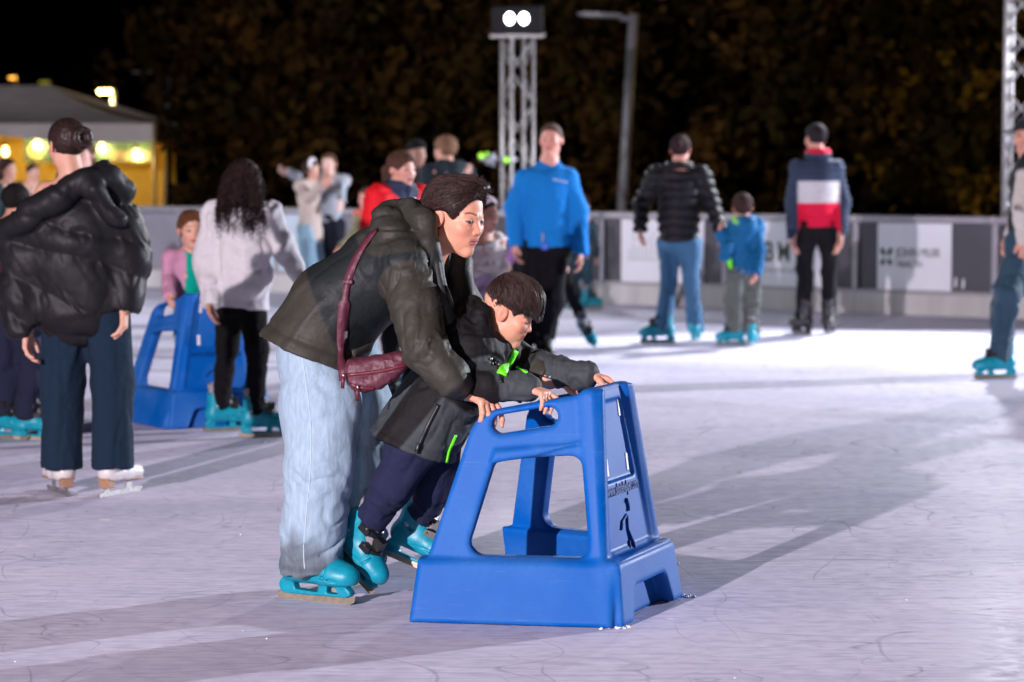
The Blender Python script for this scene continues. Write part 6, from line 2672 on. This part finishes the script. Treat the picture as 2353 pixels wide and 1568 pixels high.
def tutu(body, J, M, h, HH, f3, r3):
    g = Field(J['pel'] - .34, J['pel'] + .3, .014)
    g.caps(J['pel'] + np.array([0, 0, .02]), J['pel'] - np.array([0, 0, .17]), .11, .25, .02)
    g.plane(J['pel'] - np.array([0, 0, .16]), (0, 0, -1), .01)
    V, F = g.mesh()
    c = np.array([.55, .38, .62]) * (.8 + .4 * vnoise(V * 14)[:, None]) + np.array([-.1, .12, .02]) * vnoise(V * 8 + 5)[:, None]
    mesh_np('skirt', V + normals(V, F) * ((ridge(V * np.array([18, 18, 5])) - .5) * .03)[:, None], F, KNIT, body, col=np.clip(c, 0, 1))


person('child in white furry top and lavender skirt behind the bending woman', at(1108, 15), 1.16, (.55, -.84), None, (.75, -.65), 4,
       skin=(.60, .30, .22), hair=bonnet, extras=tutu, top=dict(col=(.62, .58, .58), chest=.17, hemr=.16, hem=-.06, disp=folds(.02, 14)),
       pants=dict(col=(.5, .42, .52)))


# ---- man in the blue sweatshirt
def man_extras(body, J, M, h, HH, f3, r3):
    c = J['pel'] + f3 * .150 + r3 * .035 + np.array([0, 0, -.045])
    kc = MB().box(c + np.array([0, 0, .03]), (.012, .012, .06))
    kc.build('key_lanyard', mat('grey_cord', (.3, .3, .33), .6), body)
    MB().box(c + np.array([.012, -.012, -.03]), (.045, .015, .05)).build('key_tag', mat('blue_tag', (.02, .10, .55), .4), body, .005)
    lg = MB()
    for k in range(6):
        lg.box(J['che'] + f3 * .133 - r3 * (.045 + .018 * k) + np.array([0, 0, .055 - .004 * k]), (.013, .008, .014))
    lg.build('chest_print', mat('pale_print', (.45, .58, .75), .7), body)
    MB().tube([J['wriR'] - unit(J['wriR'] - J['elbR']) * .012, J['wriR'] + unit(J['wriR'] - J['elbR']) * .012], .034, 14).build('watch', BLACKPLASTIC, body)


mD = 17.15
mover = dict(shoR=W(1208, 412, mD), shoL=W(1304, 412, mD), elbR=W(1180, 478, mD), wriR=W(1183, 556, mD - .06), elbL=W(1330, 485, mD), wriL=W(1333, 575, mD - .06),
             nec=W(1262, 372, mD), che=W(1258, 430, mD), wai=W(1258, 490, mD), pel=W(1258, 540, mD), hea=W(1266, 322, mD), hipR=W(1232, 565, mD), hipL=W(1280, 565, mD),
             kneR=W(1225, 690, mD - .05), kneL=W(1272, 690, mD - .1), ankR=W(1205, 800, mD), ankL=W(1248, 802, mD))
for k in ('ankR', 'ankL'):
    mover[k][2] = .15
person('man in a bright blue sweatshirt and black trousers standing facing the camera', at(1255, mD), 1.74, HERE, mover, (-.22, -1), 0, vox=.013,
       skin=(.66, .31, .24), lips=(.50, .18, .16), brow=(.10, .06, .045), hair=h_short((.10, .065, .055), -.005, ((.30, .30), (.75, -.66))),
       extras=man_extras, hscale=.13,
       top=dict(col=(.010, .19, .58), chest=.172, hemr=.178, flat=.74, hem=.02, sl=(.070, .068, .056), disp=folds(.009, 5.0, (1, 1, .9)), name='sweatshirt'),
       pants=dict(col=(.006, .006, .008), r=(.100, .080, .068), disp=folds(.012, 8, (1, 1, .6))), skates='black',
       foot={'R': ((-.35, -.93, 0), (0, 0, 1)), 'L': ((.25, -.97, 0), (0, 0, 1))})

# ---- skater hidden behind him, one leg out
qD = 18.5
qo = dict(ankL=W(1342, 748, qD), kneL=W(1312, 668, qD), hipL=W(1285, 590, qD), ankR=W(1226, 752, qD), kneR=W(1235, 680, qD), hipR=W(1250, 590, qD),
          wriL=W(1322, 552, qD), elbL=W(1300, 525, qD), wriR=W(1170, 598, qD), elbR=W(1188, 545, qD))
person('child in purple jacket half hidden behind the blue sweatshirt man', at(1262, qD), 1.22, (.3, -.95), qo, (.3, -.95), 0,
       hair=h_short(), top=dict(col=(.26, .13, .34), mtl=SOFTSHELL, chest=.15), pants=dict(col=(.010, .010, .011), r=(.085, .068, .058)),
       foot={'L': ((.45, -.55, -.62), (-.45, .1, .85)), 'R': ((.1, -1, 0), (.1, 0, 1))})
person('small child with dark teal trousers by the boards behind the sweatshirt man', at(1336, 23.6), 1.04, AWAY, None, AWAY, 0,
       hair=h_short(), top=dict(col=(.03, .05, .07), chest=.13, sl=(.06, .055, .05)), pants=dict(col=(.03, .07, .10), r=(.085, .075, .066)), foot={'L': ((.9, .2, 0), (0, 0, 1)), 'R': ((.9, .2, 0), (0, 0, 1))})


# ---- woman in the striped puffer holding a boy's hand
sD = 19.0
so_ = dict(shoL=W(1508, 405, sD), shoR=W(1612, 405, sD), elbL=W(1474, 470, sD), wriL=W(1472, 522, sD - .1), elbR=W(1632, 462, sD), wriR=W(1652, 522, sD - .1),
           hea=W(1564, 345, sD), nec=W(1560, 385, sD), ankL=W(1525, 760, sD), ankR=W(1597, 752, sD + .2), kneL=W(1538, 650, sD), kneR=W(1588, 650, sD), hipL=W(1536, 560, sD), hipR=W(1585, 560, sD),
           pel=W(1560, 545, sD), wai=W(1560, 500, sD), che=W(1560, 440, sD))
for k in ('ankR', 'ankL'):
    so_[k][2] = .147


def so_quilt(V):
    t = V[:, 2] / .072
    return (np.abs(np.sin(math.pi * t)) ** .6 - .6) * .024 + (vnoise(V * 14) - .5) * .012


person('woman in ribbed black puffer and blue jeans leading a boy by the hand', at(1560, sD), 1.62, AWAY, so_, (.25, 1), 6, vox=.013,
       skin=(.58, .28, .22), hair=pony((.030, .016, .017), (0, -.40, .12), (.05, -.55, -.05), (.12, .13)),
       top=dict(col=(.013, .013, .016), mtl=PUFFER, chest=.172, hemr=.166, hem=-.01, sl=(.078, .070, .055), disp=so_quilt, prims=collar(.035, .02), name='puffer_jacket'),
       pants=dict(col=(.045, .125, .235), mtl=DENIM, r=(.100, .066, .074), hem=.05, disp=folds(.010, 8, (1, 1, .5))),
       foot={'L': ((-.93, .25, 0), (0, 0, 1)), 'R': ((.30, 1, 0), (0, 0, 1))})


def blue_col(V, J, HH, f3, r3):
    m = np.maximum(smooth(.045, .035, np.abs(np.linalg.norm(V - J['wriL'], axis=1) - .0)), smooth(.062, .050, np.linalg.norm(V - (J['nec'] - r3 * .06 - f3 * .02), axis=1)) * .9)
    m = np.maximum(m, smooth(-.10, -.115, (V - J['pel']) @ r3 + .02) * 0)[:, None]
    return np.array([.008, .105, .26]) * (1 - m) + np.array([.32, .75, .02]) * m


tD = 18.8
to_ = dict(wriL=W(1658, 540, tD - .05), elbL=W(1668, 588, tD - .1), shoL=W(1690, 522, tD), shoR=W(1738, 522, tD), elbR=W(1745, 580, tD - .05), wriR=W(1738, 625, tD - .15), hea=W(1706, 478, tD), nec=W(1712, 508, tD))


def trim(body, J, M, h, HH, f3, r3):
    c = W(1679, 600, tD - .1)
    MB().tube([c + np.array([0, 0, .06]), c + np.array([-.01, 0, 0]), c - np.array([0, 0, .06])], [.012, .022, .010], 8).build('neon_trim', MATS['neon_green'], body)


person('small boy in blue jacket with neon collar holding the striped puffer woman\'s hand', at(1710, tD), 1.15, (-.25, .97), to_, (-.1, 1), 4, vox=.012,
       skin=(.62, .29, .22), hair=h_short((.040, .022, .022), .02), extras=trim,
       top=dict(col=blue_col, mtl=SOFTSHELL, chest=.185, hemr=.200, hem=.06, sl=(.085, .078, .060), disp=folds(.018, 9, (1, 1, .8)), prims=hood_lump(r=.08)),
       pants=dict(col=(.105, .115, .108), r=(.115, .105, .088), disp=folds(.026, 9, (1, 1, .8))),
       foot={'L': ((-.85, -.1, 0), (0, 0, 1)), 'R': ((.30, .9, 0), (0, 0, 1))})


# ---- man in the navy, white and red jacket
def tri_col(V, J, HH, f3, r3):
    navy, wht, red = np.array([.028, .040, .075]), np.array([.52, .50, .52]), np.array([.62, .008, .045])
    z1, z2, zc = W(1878, 417, 20)[2], W(1878, 465, 20)[2], W(1878, 356, 20)[2]
    a = smooth(.168, .178, np.abs((V - J['che']) @ r3))[:, None]
    z = V[:, 2]
    c = np.where((z > z1)[:, None], navy, np.where((z > z2)[:, None], wht, red))
    c = c * (1 - a) + navy * a
    m = smooth(.0, .01, z - zc)[:, None] * smooth(.11, .10, np.linalg.norm(V[:, :2] - J['nec'][:2], axis=1))[:, None]
    return c * (1 - m) + red * m


uD = 20.0
uo = dict(shoL=W(1836, 388, uD), shoR=W(1918, 388, uD), elbL=W(1822, 465, uD), wriL=W(1822, 540, uD - .1), elbR=W(1936, 465, uD), wriR=W(1932, 540, uD - .1),
          hea=W(1874, 318, uD), nec=W(1880, 362, uD))


def u_quilt(V):
    t = V[:, 2] / .052
    return (np.abs(np.sin(math.pi * t)) ** .6 - .6) * .012 + (vnoise(V * 10) - .5) * .012


person('man in a navy white and red puffer jacket seen from behind', at(1878, uD), 1.74, (0, 1), uo, (-.42, .90), 3, vox=.013,
       skin=(.55, .27, .20), hair=h_short((.020, .016, .020), .005, ((.30, .28), (.80, -.60))),
       top=dict(col=tri_col, mtl=SOFTSHELL, chest=.176, hemr=.162, hem=-.0, sl=(.070, .064, .052), disp=u_quilt, prims=collar(.035, .03), name='puffer_jacket'),
       pants=dict(col=(.009, .0085, .010), r=(.098, .070, .060), disp=folds(.012, 9, (1, 1, .6))), skates='black',
       foot={'L': ((-.45, .9, 0), (0, 0, 1)), 'R': ((.40, .9, 0), (0, 0, 1))})

# ---- man with the cap at the right edge
vD = 16.0
vo = dict(ankL=W(2304, 800, vD - .1), kneL=W(2312, 668, vD - .15), hipL=W(2345, 560, vD - .08), ankR=W(2440, 800, vD + .3), kneR=W(2400, 690, vD + .2), hipR=W(2362, 560, vD + .10),
          pel=W(2358, 545, vD), wai=W(2362, 490, vD), che=W(2366, 425, vD), nec=W(2366, 358, vD), hea=W(2362, 312, vD), shoL=W(2366, 385, vD - .18), shoR=W(2366, 385, vD + .18),
          elbL=W(2352, 470, vD - .22), wriL=W(2354, 548, vD - .20), elbR=W(2360, 470, vD + .25), wriR=W(2330, 540, vD + .25))
for k in ('ankR', 'ankL'):
    vo[k][2] = .15


def vest2(V, J, HH, f3, r3):
    a = arm_mask(V, J, HH, .082)[:, None]
    return np.array([.020, .022, .026]) * (1 - a) + np.array([.52, .47, .44]) * a


person('man in dark cap and black vest skating left at the right picture edge', at(2358, vD), 1.72, (-1, -.05), vo, (-1, -.12), 4, vox=.013,
       skin=(.58, .28, .21), hair=both(h_short((.05, .045, .045)), cap_hat((.022, .024, .032))),
       top=dict(col=vest2, chest=.165, hemr=.160, sl=(.082, .074, .058), name='vest_and_sleeves'),
       pants=dict(col=(.026, .060, .095), mtl=DENIM, r=(.102, .084, .072), disp=folds(.026, 8, (1, 1, .8))),
       foot={'L': ((-.97, -.12, 0), (.08, 0, 1)), 'R': ((-.9, .1, 0), (0, 0, 1))})
